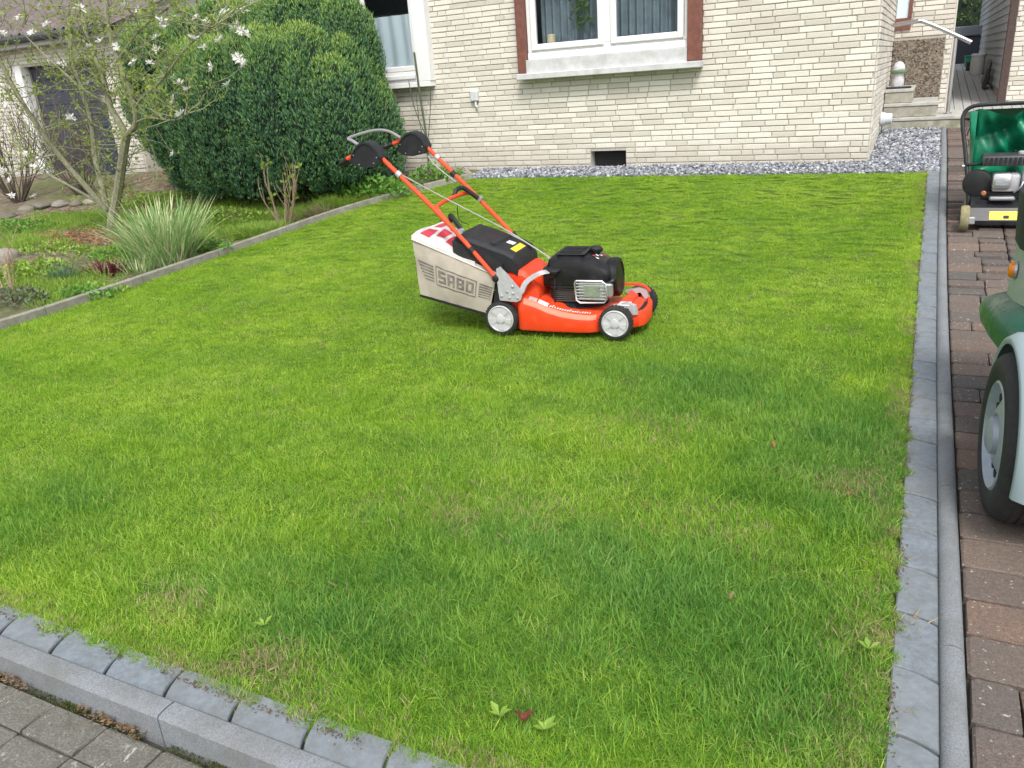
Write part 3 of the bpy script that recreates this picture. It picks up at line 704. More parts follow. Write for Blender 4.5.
# longer, darker uncut grass in front of the mower and towards the near right corner
DARK = [(700, 385, .75, .45, .9), (800, 365, .55, .35, .6), (640, 590, .34, .26, .7), (560, 545, .25, .15, .3), (760, 480, .6, .4, .45), (860, 420, .3, .4, .5), (520, 700, .4, .16, .5), (720, 690, .3, .25, .4),
            (400, 560, .5, .3, .4), (60, 500, .3, .2, .35), (250, 560, .4, .25, .4), (330, 640, .35, .22, .6), (860, 620, .25, .4, .35), (450, 480, .5, .35, .25), (800, 540, .55, .9, .30), (740, 700, .7, .4, .28), (850, 440, .5, .6, .2)]; dk = field(DARK)
wob = .5 + .25 * np.sin(P[:, 0] * 3.1 + 1.3 * np.sin(P[:, 1] * 2.3)) + .25 * np.sin(P[:, 1] * 4.3 + 2 * np.sin(P[:, 0] * 1.9))
w2 = .5 + .5 * np.sin(P[:, 0] * 13 + 2 * np.sin(P[:, 1] * 9)) * np.sin(P[:, 1] * 11 + 2 * np.sin(P[:, 0] * 7)); dk = np.clip(dk * (.10 + .75 * wob + 1.0 * w2), 0, 1.2)
YEL = [(150, 330, 1.2, .6, .5), (80, 560, .3, .2, .4), (560, 210, 3, .8, .35)]; yel = field(YEL)
dry = field([(272, 668, .075, .06, 3), (870, 480, .1, .12, 1.2), (700, 520, .25, .15, .3), (180, 600, .12, .08, .5), (800, 480, .12, .1, .5), (885, 640, .06, .25, .7), (470, 510, .35, .2, .28), (840, 690, .08, .3, .3), (650, 430, .3, .2, .2), (310, 700, .2, .05, .5)])
BARE = [(275, 678, .06, .035, 2.5), (826, 373, .085, .07, 2.5), (612, 436, .06, .05, 2.2), (218, 578, .08, .05, 1.6), (205, 626, .05, .03, 1.5), (850, 500, .06, .06, 1), (805, 478, .05, .05, .9), (520, 715, .02, .02, .8), (560, 466, .03, .03, .8), (40, 560, .04, .04, .8), (700, 455, .04, .03, 1), (160, 610, .05, .03, 1), (760, 560, .04, .04, .8)]; bare = field(BARE)
keep = (rng.uniform(size=len(P)) > np.clip(bare, 0, .95)) & (P[:, 0] < LX1 - .004 + ragged(P[:, 1])) & (P[:, 1] > LY0 + .006 + ragged(P[:, 0])); P, dk, dry, yel, wob = P[keep], dk[keep], dry[keep], yel[keep], wob[keep]
n = len(P); u = rng.uniform(size=n); near = P[:, 1] < 3.4
edge = np.minimum(np.minimum(LX1 - P[:, 0], P[:, 1] - LY0), np.minimum(LY1 - P[:, 1], P[:, 0] - edgex(P[:, 1])))
bare = bare[keep]
idx = rng.integers(0, 8, n)
inner = np.clip((edge - .05) / .1, 0, 1)
tall = u < np.clip((dk * .55 + .03 + .05 * near) * inner, 0, .8)
dr2 = rng.uniform(size=n) < np.clip(dry, 0, .8) + .008
idx = np.where(dr2, 14 + rng.integers(0, 3, n), np.where(tall, 8 + rng.integers(0, 6, n), idx))
smalle = np.minimum(LX1 - P[:, 0], P[:, 1] - LY0) < .085
idx = np.where(smalle & (~dr2 | (u > .1)), np.where(rng.uniform(size=n) < .10 + .25 * (np.sin(P[:, 0] * 6 + P[:, 1] * 5) > .5), 29, 25 + rng.integers(0, 4, n)), idx)
use = tall | dr2 | (edge < .15) | (bare > .12) | (u > .9)
P, dk, dry, yel, wob, idx, edge = [v[use] for v in (P, dk, dry, yel, wob, idx, edge)]
# turf patches on a jittered grid, away from edges and bare spots
G = []
for sp_, y1 in ((.145, LY1), (.165, 3.7), (.19, LY1)):
    gx_, gy_ = np.meshgrid(np.arange(-6.8, LX1, sp_), np.arange(LY0, y1, sp_)); G.append(np.column_stack([gx_.ravel(), gy_.ravel()]) + rng.uniform(-.05, .05, (gx_.size, 2)))
G = np.vstack(G); ge = np.minimum(np.minimum(LX1 - G[:, 0], G[:, 1] - LY0), np.minimum(LY1 - G[:, 1], G[:, 0] - edgex(G[:, 1])))
Psave = P; P = G; gb = field(BARE); gd = np.clip(field(DARK), 0, 1); gy = field(YEL)
ok = (ge > .105) & (gb < .12)
w2 = .5 + .5 * np.sin(G[:, 0] * 13 + 2 * np.sin(G[:, 1] * 9)) * np.sin(G[:, 1] * 11 + 2 * np.sin(G[:, 0] * 7)); wg = .5 + .25 * np.sin(G[:, 0] * 3.1 + 1.3 * np.sin(G[:, 1] * 2.3)) + .25 * np.sin(G[:, 1] * 4.3 + 2 * np.sin(G[:, 0] * 1.9)); gd = np.clip(gd * (.10 + .75 * wg + 1.0 * w2), 0, 1.2)
P = np.vstack([Psave, G[ok]]); m_ = ok.sum()
dk = np.r_[dk, gd[ok]]; yel = np.r_[yel, gy[ok]]; wob = np.r_[wob, wg[ok]]; idx = np.r_[idx, 17 + rng.integers(0, 8, m_)]; edge = np.r_[edge, ge[ok]]; n = len(P); near = P[:, 1] < 3.4
sc = rng.uniform(.8, 1.2, n) * (1 + .2 * np.clip(dk, 0, 1)) * np.clip(.85 + edge / .12 + .3 * np.sin(P[:, 0] * 23 + P[:, 1] * 31), .6, 1.15)
sc = np.where((idx >= 17) & (idx < 25), 1.0, sc)
pts = np.column_stack([P, tzv(P[:, 1]) - .008 + .012 * (np.minimum(LX1 - P[:, 0], P[:, 1] - LY0) < .03)])
slope = np.arctan((tzv(P[:, 1] + .05) - tzv(P[:, 1] - .05)) / .1)
rot = np.column_stack([slope + rng.normal(0, .03, n), rng.normal(0, .03, n), rng.uniform(0, 6.28, n)])
tone = np.clip(.10 + .8 * np.clip(dk, 0, 1) + .22 * np.clip((4.2 - P[:, 1]) / 2.4, 0, 1) - .3 * yel + rng.normal(0, .12, n) + .16 * np.sin(P[:, 1] * 15 + 1.2 * np.sin(P[:, 0] * .9)) * np.sin(P[:, 1] * 4.1 + P[:, 0] * .7) + .25 * (wob - .5), 0, 1)
hz = np.where((idx >= 17) & (idx < 25), .85 + .45 * np.clip(dk, 0, 1) + .2 * (wob - .5), sc) * np.where(P[:, 1] > 6, .85, 1.)
scatter('grass', pts, rot, np.column_stack([sc, sc, hz]), idx, tone, PROT)

# ------------------------------------------------------------------ gravel
def pebbles(name, regs, n, rmin, rmax, mat, seed, kind='stuff', lift=0):
    g = np.random.default_rng(seed); b = bmesh.new(); bmesh.ops.create_icosphere(b, subdivisions=1, radius=1)
    bv = np.array([v.co for v in b.verts]); bf = np.array([[v.index for v in f.verts] for f in b.faces]); b.free()
    areas = np.array([(r[1] - r[0]) * (r[3] - r[2]) for r in regs]); V, F = [], []
    for k in range(n):
        r = regs[g.choice(len(regs), p=areas / areas.sum())]; x, y = g.uniform(r[0], r[1]), g.uniform(r[2], r[3])
        s = g.uniform(rmin, rmax) * np.array([g.uniform(.7, 1.3), g.uniform(.7, 1.3), g.uniform(.45, .8)])
        q = np.array(Euler(tuple(g.uniform(0, 6.28, 3) * np.array([.15, .15, 1]))).to_matrix())
        V.append((bv * (1 + g.normal(0, .13, (12, 1))) * s) @ q.T + np.array([x, y, tz(y) + lift + g.uniform(-.008, .012)])); F.append(bf + 12 * k)
    V = np.vstack(V); F = np.vstack(F)
    return raw(name, V.tolist(), F.tolist(), mat)
t = NT('gravel_chips'); r = t.rand(); c = t.ramp(r, [(0, (.11, .12, .14)), (.4, (.22, .23, .26)), (.75, (.33, .34, .37)), (1, (.55, .55, .56))]); c = t.mix(.3, c, t.ramp(t.noise(t.pos(), 80), [(.3, (.5,) * 3), (.7, (1, 1, 1))]), 'MULTIPLY'); t.base(c); M_grav = t.set(.8, 0, .3)
sheet('gravel_bed', [-5.75, -4, -2, -.5, .18], list(np.arange(9.70, 10.22, .1)), lambda x, y: tz(y), M_grav, -.012)
sheet('gravel_bed', [-.56, -.2, .18], list(np.arange(10.2, 12.36, .2)), lambda x, y: tz(y), M_grav, -.012)
tag(pebbles('gravel', [(-5.5, .18, 9.70, 10.19), (-.53, .18, 10.19, 12.32)], 6500, .010, .022, M_grav, 5), kind='stuff')
t = NT('field_stone'); r = t.rand(); c = t.ramp(r, [(0, (.16, .15, .125)), (.5, (.26, .235, .19)), (1, (.34, .31, .27))]); n_ = t.noise(t.obj(), 20, 5); c = t.mix(.5, c, t.ramp(n_, [(.3, (.5,) * 3), (.7, (1, 1, 1))]), 'MULTIPLY'); t.base(c); t.bump(n_, .5, .02); M_rock = t.set(.9, 0, .2)
def rock_mesh(seed):
    b = bmesh.new(); bmesh.ops.create_icosphere(b, subdivisions=3, radius=1); g = random.Random(seed); ph = [g.uniform(0, 6) for _ in range(6)]
    for v in b.verts:
        c_ = v.co.copy(); v.co *= 1 + .16 * math.sin(c_.x * 2.6 + ph[0]) + .12 * math.sin(c_.y * 3.4 + ph[1]) + .1 * math.sin(c_.z * 4 + ph[2]) + .06 * math.sin(c_.x * 7 + c_.y * 5 + ph[3])
    for f in b.faces: f.smooth = True
    me = bpy.data.meshes.new('rock'); b.to_mesh(me); b.free(); me.materials.append(M_rock); return me
RK = [rock_mesh(k) for k in range(5)]
rocks = [(8, 222, .16), (28, 218, .15), (45, 214, .17), (62, 212, .14), (78, 210, .13), (93, 207, .15), (5, 265, .2)]
for i, (px, py, s) in enumerate(rocks):
    h = hit(px, py); o = link('rock', RK[i % 5], None); o.location = (h.x, h.y, bedz(h.x, h.y) + .02); o.scale = (s * .95, s * .7, s * .42); o.rotation_euler = (0, 0, i * 1.3)
    tag(o, ['leftmost fieldstone in the low row behind the magnolia', 'second fieldstone from the left in the row behind the magnolia', 'third fieldstone from the left in the row behind the magnolia', 'fourth fieldstone from the left in the row behind the magnolia', 'fifth fieldstone from the left in the row behind the magnolia', 'rightmost fieldstone of the row beside the magnolia trunks'][i] if i < 6 else 'pale lump of stone at the left end of the border', 'stone', 'fieldstones in the border' if i < 6 else None)
tag(pebbles('rubble', [(-6.6, -5.6, 9.75, 10.15)], 90, .03, .07, M_rock, 8, lift=.02), kind='stuff')

# ------------------------------------------------------------------ yew
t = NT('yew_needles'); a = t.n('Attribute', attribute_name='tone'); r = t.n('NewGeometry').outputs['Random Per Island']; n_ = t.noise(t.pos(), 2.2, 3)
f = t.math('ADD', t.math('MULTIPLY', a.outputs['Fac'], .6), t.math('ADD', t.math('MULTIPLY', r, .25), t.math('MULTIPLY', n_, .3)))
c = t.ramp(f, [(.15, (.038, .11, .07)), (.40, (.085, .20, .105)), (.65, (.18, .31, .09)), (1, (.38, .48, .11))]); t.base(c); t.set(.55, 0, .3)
tr = t.n('BsdfTranslucent'); t.l(c, tr.inputs[0]); ms = t.n('MixShader'); ms.inputs[0].default_value = .22; t.l(t.b.outputs[0], ms.inputs[1]); t.l(tr.outputs[0], ms.inputs[2]); t.l(ms.outputs[0], t.out.inputs[0]); M_yew = t.m
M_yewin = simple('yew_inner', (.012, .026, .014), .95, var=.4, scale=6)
M_bark = simple('red_brown_bark', (.10, .055, .035), .9, var=.35, scale=20, bump=.5)
yew = thing('yew_bush', 'large dense dark green clipped yew in front of the left window', 'bush', (-7.9, 8.8, .26))
EL = [(-8.0, 9.15, 1.45, 1.45, .80, 1.05), (-9.3, 9.0, 1.6, .75, .7, .85), (-6.95, 9.2, 1.35, .50, .60, .95)]
gq = random.Random(4)
for k in range(9):                          # front columns of the dome
    xx = -9.55 + k * .372; q_ = (xx + 8.05) / 1.75; yy = 8.95 - .78 * math.sqrt(max(0, 1 - q_ * q_)); tp = 2.36 - .55 * q_ ** 2 + gq.uniform(-.1, .08) - (.12 if k < 3 else 0)
    bt = .42 + .55 * abs(q_) ** 2 * (1 if q_ < 0 else .35); EL.append((xx, yy + gq.uniform(-.08, .08), (tp + bt) / 2, .30 + gq.uniform(-.02, .04), .42, (tp - bt) / 2))
for k in range(5): EL.append((-9.0 + k * .5, 8.55 + .1 * (k % 2), 1.78 + .08 * math.sin(k * 2), .36, .40, .52))
for k in range(7):                          # taller plumes behind
    xx = -9.7 + k * .46; EL.append((xx, 9.35 + .12 * (k % 2), 2.1 + .12 * math.sin(k * 1.7), .40, .42, .85 - .1 * abs(k - 3) / 3))
for (a_, b_, c_, d_, e_, f_) in ((-9.95, 8.75, 1.72, .42, .45, .72), (-10.15, 8.95, 1.95, .36, .4, .5), (-9.75, 8.6, 2.2, .35, .4, .45), (-6.72, 8.95, 1.25, .36, .42, .98), (-6.62, 9.25, 1.05, .34, .42, .72), (-7.0, 8.62, 1.15, .38, .36, .80), (-7.85, 8.15, .95, .40, .34, .60), (-8.5, 8.12, .95, .38, .34, .62), (-9.1, 8.3, 1.05, .40, .36, .58)): EL.append((a_, b_, c_, d_, e_, f_))
EA = np.array(EL)
def el_sample(n, g):
    ar = (EA[:, 3] * EA[:, 5]); pick = g.choice(len(EA), n, p=ar / ar.sum()); d = g.normal(size=(n, 3)); d /= np.linalg.norm(d, axis=1)[:, None]
    P_ = EA[pick, :3] + d * EA[pick, 3:]; nn = d / EA[pick, 3:]; nn /= np.linalg.norm(nn, axis=1)[:, None]
    ok = np.ones(n, bool)
    for i in range(len(EA)):
        q = (((P_ - EA[i, :3]) / EA[i, 3:]) ** 2).sum(1); ok &= (q > .94) | (pick == i)
    ok &= (P_[:, 2] > .42) & (P_[:, 1] < 10.0)
    return P_[ok], nn[ok]
P_, nn = el_sample(200000, rng)
ridge = np.sin(P_[:, 0] * 9 + 1.5 * np.sin(P_[:, 2] * 3)) * .5 + np.sin(P_[:, 0] * 21 + P_[:, 1] * 13 + 2 * np.sin(P_[:, 2] * 4)) * .5
P_ = P_ + nn * (ridge * .03 + rng.normal(0, .03, len(P_)))[:, None]
V, F, A = [], [], []
for k in range(len(P_)):
    d = nn[k] * .5 + np.array([0, 0, 1.0]) + rng.normal(0, .22, 3); d /= np.linalg.norm(d); s = np.cross(d, rng.normal(size=3)); s /= np.linalg.norm(s); s2 = np.cross(d, s)
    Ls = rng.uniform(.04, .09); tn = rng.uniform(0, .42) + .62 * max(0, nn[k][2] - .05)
    for (dd, ll) in ((d, 1), (d * .8 + s * .6, .75), (d * .8 - s * .6, .75)):
        n0 = len(V); c0 = P_[k] - d * .03; m_ = c0 + dd * Ls * ll * .55; sd_ = (s2 if ll < 1 else s) * .0075
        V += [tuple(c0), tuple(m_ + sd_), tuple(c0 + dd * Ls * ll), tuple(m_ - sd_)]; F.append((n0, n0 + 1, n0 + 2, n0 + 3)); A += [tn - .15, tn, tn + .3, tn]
V = (np.array(V) - np.array([-7.9, 8.8, .26])).tolist()
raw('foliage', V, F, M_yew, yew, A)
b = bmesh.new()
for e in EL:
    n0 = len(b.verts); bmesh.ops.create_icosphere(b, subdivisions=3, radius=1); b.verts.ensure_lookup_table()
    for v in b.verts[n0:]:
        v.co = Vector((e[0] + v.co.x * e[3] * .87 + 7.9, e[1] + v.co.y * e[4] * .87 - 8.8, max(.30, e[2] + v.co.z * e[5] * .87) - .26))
me = bpy.data.meshes.new('inner_core'); b.to_mesh(me); b.free(); link('inner_core', me, M_yewin, yew)  # solid dark lobes filling the bush behind the sprigs
mb = MB()
for k in range(7):
    a = -.8 + k * .22; mb.tube(bez([(a * .7, .0 + .1 * (k % 2), -.05), (a * 1.0, -.15, .3), (a * 1.15, -.1, .6)], 4), [.05 - .003 * i for i in range(9)], 7)
mb.build('trunk', M_bark, yew, smooth=True)

# ------------------------------------------------------------------ plants from blades / leaves
def leafcloud(name, parent, mat, cent, n, size, g, origin, up=.3, aspect=.45, attr=None):
    V, F = [], []
    for k in range(n):
        c0 = np.asarray(cent(g), float); d = g.normal(size=3); d[2] += up; d /= np.linalg.norm(d); s = np.cross(d, g.normal(size=3)); s /= np.linalg.norm(s); L_ = size * g.uniform(.6, 1.3); n0 = len(V); up_ = np.cross(d, s)
        V += [tuple(c0 - origin), tuple(c0 + d * L_ * .5 + s * L_ * aspect * .5 + up_ * L_ * .06 - origin), tuple(c0 + d * L_ - origin), tuple(c0 + d * L_ * .5 - s * L_ * aspect * .5 + up_ * L_ * .06 - origin)]
        F.append((n0, n0 + 1, n0 + 2)); F.append((n0, n0 + 2, n0 + 3))
    return raw(name, V, F, mat, parent)
def clump(name, label, cat, px, py, nb, rad, L0, L1, wd, lean, mat, seed, seg=4, bend=(.1, .6), part='leaves', group=None):
    h = hit(px, py); o = thing(name, label, cat, (h.x, h.y, bedz(h.x, h.y)), 0, group); g = np.random.default_rng(seed); V, F = [], []
    for k in range(nb):
        a = g.uniform(0, 6.28); rr = rad * math.sqrt(g.uniform()); th = min(1.3, abs(g.normal(0, lean)) + rr / rad * .25); b = a + g.normal(0, .5)
        Le = min(1.3, abs(edgex(h.y + rr * math.sin(a)) - .05 - h.x)) if h.x + rr * math.cos(a) < edgex(h.y + rr * math.sin(a)) - .06 else None
        if Le is None: continue
        blade(V, F, np.array([rr * math.cos(a), rr * math.sin(a), -.02]), np.array([math.sin(th) * math.cos(b), math.sin(th) * math.sin(b), math.cos(th)]), g.uniform(L0, L1), wd * g.uniform(.7, 1.2), g.uniform(*bend), seg, flat=(-math.sin(b + g.normal() * .6), math.cos(b + g.normal() * .6), 0))
    raw(part, V, F, mat, o); return o, h
M_iris = leafmat('sedge_leaf', [(0, (.12, .30, .08)), (.35, (.22, .40, .13)), (.58, (.42, .52, .24)), (.75, (.66, .66, .40)), (1, (.80, .76, .55))], .3)
clump('sedge_clump', 'tall arching striped sedge clump behind the border edging', 'plant', 168, 262, 760, .24, .45, .90, .013, .22, M_iris, 3, 5)
clump('sedge_clump', 'shorter drooping sedge tuft at the left foot of the tall clump', 'plant', 140, 270, 90, .16, .2, .45, .012, .6, M_iris, 4, 5)
M_blue = leafmat('fescue', [(0, (.04, .10, .05)), (1, (.12, .22, .12))], .25)
clump('fescue_tuft', 'blue green fescue tuft near the red shoots', 'plant', 66, 283, 220, .12, .15, .27, .005, .5, M_blue, 5)
M_lime = leafmat('lime_grass', [(0, (.13, .27, .03)), (.6, (.25, .39, .055)), (1, (.38, .45, .11))], .3)
clump('grass_mound', 'soft light green grass mound right of the bare twig shrub', 'plant', 345, 204, 2600, .36, .10, .2, .008, .6, M_lime, 6)
clump('grass_mound', 'low green grass mound along the edging below the twig shrub', 'plant', 258, 232, 2600, .40, .08, .16, .008, .7, M_lime, 7)
clump('grass_mound', 'dry tipped grass tuft between two light mounds under the yew', 'plant', 325, 214, 800, .2, .12, .22, .008, .6, leafmat('tan_grass', [(0, (.12, .14, .05)), (1, (.38, .32, .18))], .3), 8)
# dark red peony shoots
M_red = leafmat('red_shoot', [(0, (.05, .008, .012)), (1, (.14, .02, .025))], .2)
clump('peony_shoots', 'dark red young peony shoots beside the sedge', 'plant', 108, 275, 60, .16, .12, .26, .022, .35, M_red, 9, 4, (.05, .4))
# leafy perennial near the wall
M_leafy = leafmat('fresh_leaf', [(0, (.07, .19, .03)), (.6, (.14, .31, .045)), (1, (.23, .40, .07))], .35)
def bushy(name, label, px, py, n, sx, sy, sz, size, mat, seed, asp=.55, lift=0):
    h = hit(px, py); zb = bedz(h.x, h.y); o = thing(name, label, 'plant', (h.x, h.y, zb)); g = np.random.default_rng(seed)
    def cen(g):
        a = g.uniform(0, 6.28); r_ = math.sqrt(g.uniform()); q = g.uniform(); return (h.x + sx * r_ * math.cos(a), h.y + sy * r_ * math.sin(a), zb + lift + sz * (1 - .6 * r_ * r_) * (.25 + .75 * q))
    leafcloud('leaves', o, mat, cen, n, size, g, np.array([h.x, h.y, zb]), .5, asp)
    mb = MB()
    for k in range(10):
        a = k * .63; mb.tube([(0, 0, -.03), (sx * .3 * math.cos(a), sy * .3 * math.sin(a), sz * .5), (sx * .6 * math.cos(a), sy * .6 * math.sin(a), sz * .75)], [.005, .004, .002], 4)
    mb.build('stems', M_bark, o); return o
bushy('columbine', 'fresh green leafy perennial below the mower handles', 372, 197, 900, .55, .32, .26, .07, M_leafy, 21)
bushy('columbine', 'small leafy perennial near the gravel end of the edging', 436, 181, 420, .4, .22, .24, .06, M_leafy, 22)
bushy('leafy_groundcover', 'yellow green leafy groundcover left of the blue fescue', 40, 278, 500, .45, .28, .14, .05, M_lime, 23)
bushy('leafy_groundcover', 'small round leafed weeds at the near left of the edging', 82, 296, 380, .4, .16, .09, .045, M_leafy, 24)
bushy('leafy_groundcover', 'grey green trailing groundcover at the far left of the edging', 14, 306, 420, .35, .25, .13, .04, leafmat('grey_leaf', [(0, (.07, .10, .055)), (1, (.17, .2, .12))], .25), 25)
bushy('leafy_groundcover', 'low weeds behind the blue fescue and the red shoots', 120, 258, 350, .35, .3, .1, .045, M_leafy, 26)

for k, (px, py, n_, sx, sy, sz, sz2, m_, lab) in enumerate(((55, 258, 420, .6, .25, .10, .045, M_lime, 'mossy green cushion plant behind the blue fescue'), (205, 252, 420, .4, .2, .12, .05, M_leafy, 'leafy weeds on the right side of the sedge clump'), (225, 222, 500, .6, .35, .14, .05, M_lime, 'light green ground ivy between sedge and twig shrub'),
        (300, 200, 350, .5, .25, .12, .05, M_leafy, 'dark weeds at the foot of the yew'), (20, 236, 500, .7, .35, .16, .05, M_leafy, 'leafy patch at the left edge before the stones'), (150, 212, 450, .7, .4, .2, .05, M_lime, 'airy green seedlings behind the sedge clump'), (405, 190, 300, .3, .2, .16, .05, M_leafy, 'low leafy plant under the far mower handle'), (10, 285, 420, .4, .25, .12, .045, M_lime, 'lime weeds beside the pale stone'), (100, 290, 350, .4, .15, .08, .04, M_lime, 'lime weeds between red shoots and edging'))):
    bushy('border_plant', lab, px, py, n_, sx, sy, sz, sz2, m_, 60 + k)
def branchy(root, P0, dir0, L_, r0, depth, g, out, tips, gnarl=.25, split=3, spread=.6, up=.15):
    pts = [P0]; d = dir0; n = 4
    for k in range(n):
        d = (d + Vector(g.normal(0, gnarl, 3)) + Vector((0, 0, up * .3))).normalized(); pts.append(pts[-1] + d * L_ / n)
    out.append((pts, [r0 * (1 - .13 * k) for k in range(n + 1)]))
    if depth == 0: tips.append((pts[-1], d)); tips.append((pts[2], d)); return
    for k in range(split):
        i = random.choice((2, 3, 4)); dd = (d + Vector(g.normal(0, spread, 3)) + Vector((0, 0, up))).normalized()
        branchy(root, pts[i], dd, L_ * g.uniform(.5, .8), r0 * .5, depth - 1, g, out, tips, gnarl, split, spread, up)
# small shrub with bare stems just breaking into leaf
def twigshrub(name, label, px, py, n, Hh, spread, mat, leafm, nleaf, seed, fan=.45, r=.006, depth=1, lsz=.06):
    h = hit(px, py); zb = bedz(h.x, h.y); o = thing(name, label, 'shrub', (h.x, h.y, zb)); g = np.random.default_rng(seed); out, tips = [], []
    for k in range(n):
        a = g.uniform(0, 6.28); branchy(o, Vector((.06 * math.cos(a), .06 * math.sin(a), -.02)), Vector((fan * math.cos(a), fan * .7 * math.sin(a), 1)).normalized(), Hh * g.uniform(.6, 1.05), r, depth, g, out, tips, .12, 2, spread, .5)
    mb = MB()
    for pts, rs in out: mb.tube(pts, rs, 5)
    mb.build('stems', mat, o, smooth=True)
    V, F = [], []
    if nleaf:
        sel = [tips[i] for i in g.choice(len(tips), min(nleaf, len(tips)), replace=False)]
        for (p_, d_) in sel:
            for q in range(4):
                d = np.array(d_) + g.normal(0, .6, 3); d /= np.linalg.norm(d); s = np.cross(d, g.normal(size=3)); s /= np.linalg.norm(s); c0 = np.array(p_); n0 = len(V)
                V += [tuple(c0), tuple(c0 + d * lsz * .5 + s * lsz * .3), tuple(c0 + d * lsz), tuple(c0 + d * lsz * .5 - s * lsz * .3)]; F.append((n0, n0 + 1, n0 + 2, n0 + 3))
        raw('leaves', V, F, leafm, o)
    return o
M_twig = simple('tan_twig', (.28, .2, .14), .8, var=.25)
M_twigd = simple('dark_twig', (.10, .075, .06), .85, var=.3)
M_bud = leafmat('young_leaf', [(0, (.16, .26, .03)), (1, (.32, .42, .08))], .4)
twigshrub('twig_shrub', 'bare tan stemmed shrub with a few lime leaves before the yew', 285, 222, 15, .60, .35, M_twig, M_bud, 16, 31, .5, .009, 1, .065)
twigshrub('twig_shrub', 'dense dark leafless shrub behind the magnolia trunks', 84, 200, 44, 1.15, .7, M_twigd, M_bud, 60, 32, .8, .009, 2, .04)
twigshrub('twig_shrub', 'dark leafless shrub at the left edge behind the stones', 20, 206, 40, 1.3, .7, M_twigd, M_bud, 30, 33, .7, .010, 2, .04)
twigshrub('twig_shrub', 'grey bare twigs at the near left corner of the border', 8, 300, 6, .45, .4, M_twig, M_bud, 0, 34, .5, .008, 1)
# thin rose stem against the wall
ro_ = thing('rose_stem', 'thin bare rose stem standing against the brick wall', 'shrub', (-6.30, 10.02, tz(10)))
mb = MB(); pts = [(-.0, 0, -.02), (.02, -.02, .5), (-.03, .01, 1.0), (-.05, 0, 1.6)]
mb.tube(bez(pts, 5), .014, 6); mb.tube(bez([(.01, 0, .35), (.12, -.02, .8), (.16, 0, 1.15)], 4), .006, 5); mb.tube(bez([(0, 0, .5), (-.14, 0, .9), (-.2, .02, 1.25)], 4), .006, 5); mb.tube(bez([(0, 0, .2), (-.08, 0, .7), (-.1, .02, 1.1)], 4), .005, 5)
mb.build('stems', simple('rose_green', (.07, .085, .05), .7, var=.3), ro_, smooth=True)

# ------------------------------------------------------------------ star magnolia
M_mbark = simple('magnolia_bark', (.23, .225, .15), .9, var=.3, scale=30, bump=.5, dirt=(.13, .16, .05), dirtamt=.8)
mg = thing('magnolia_tree', 'multi stemmed star magnolia with white flowers in the left border', 'tree', (-8.6, 6.6, .1))
MO = Vector((-8.6, 6.6, .1))
def pl(px, py, Y): return ony(px, py, Y) - MO
limbs = [([(114, 236, 6.75), (112, 222, 6.72), (118, 191, 6.7), (124, 150, 6.65), (127, 133, 6.62)], .075, .058),
         ([(127, 136, 6.62), (118, 120, 6.6), (110, 105, 6.6), (102, 74, 6.65), (88, 40, 6.7), (78, -10, 6.8)], .048, .028),
         ([(127, 135, 6.62), (136, 122, 6.55), (131, 95, 6.5), (118, 60, 6.5), (108, 25, 6.5), (106, -15, 6.5)], .042, .026),
         ([(133, 112, 6.53), (142, 98, 6.45), (160, 82, 6.35), (185, 50, 6.25), (205, 32, 6.2), (222, 21, 6.15)], .020, .006),
         ([(108, 214, 6.75), (103, 191, 6.8), (95, 158, 6.9), (90, 118, 7.0), (72, 60, 7.05), (68, 5, 7.1)], .050, .022),
         ([(106, 210, 6.72), (89, 190, 6.6), (58, 154, 6.4), (30, 115, 6.2), (5, 70, 6.1), (-15, 20, 6.0), (-25, -30, 6.0)], .048, .016),
         ([(104, 206, 6.74), (70, 186, 6.9), (40, 170, 7.1), (5, 150, 7.2)], .026, .012),
         ([(110, 105, 6.6), (85, 90, 6.5), (50, 60, 6.4), (20, 30, 6.3)], .020, .007),
         ([(118, 60, 6.5), (140, 30, 6.4), (170, 5, 6.3), (190, -15, 6.3)], .018, .007),
         ([(136, 122, 6.55), (150, 118, 6.4), (175, 120, 6.3), (190, 112, 6.2)], .013, .005),
         ([(58, 154, 6.4), (35, 160, 6.3), (10, 175, 6.2)], .016, .007)]
mb = MB(); g = np.random.default_rng(77); LP = []
for pts, r0, r1 in limbs:
    P3 = bez([pl(*q) for q in pts], 5); n = len(P3); mb.tube(P3, [.8 * (r0 + (r1 - r0) * i / (n - 1)) for i in range(n)], 8); LP += [(p, r1) for p in P3[n // 3:]]
mb.build('trunk', M_mbark, mg, smooth=True)
out, tips = [], []
for k in range(330):
    p, r_ = LP[g.integers(len(LP))]; a = g.uniform(0, 6.28)
    branchy(None, p, Vector((math.cos(a), .6 * math.sin(a), g.uniform(-.1, .8))).normalized(), g.uniform(.25, .6), .006, 1, g, out, tips, .22, 2, .6, .25)
mb = MB()
for pts, rs in out: mb.tube(pts, rs, 4)
tag(mb.build('twigs', M_mbark, mg, smooth=True), kind='stuff')
V, F = [], []
allp = [p for pts, _ in out for p in pts[1:]]
for k in range(7200):
    c0 = np.array(allp[g.integers(len(allp))]) + g.normal(0, .012, 3); d = g.normal(size=3); d[2] += .5; d /= np.linalg.norm(d); s = np.cross(d, g.normal(size=3)); s /= np.linalg.norm(s); L_ = g.uniform(.025, .06); n0 = len(V)
    V += [tuple(c0), tuple(c0 + d * L_ * .55 + s * L_ * .22), tuple(c0 + d * L_), tuple(c0 + d * L_ * .55 - s * L_ * .22)]; F.append((n0, n0 + 1, n0 + 2, n0 + 3))
raw('crown', V, F, leafmat('magnolia_leaf', [(0, (.15, .24, .04)), (.6, (.27, .36, .06)), (.92, (.38, .44, .10)), (1, (.48, .28, .13))], .45), mg)
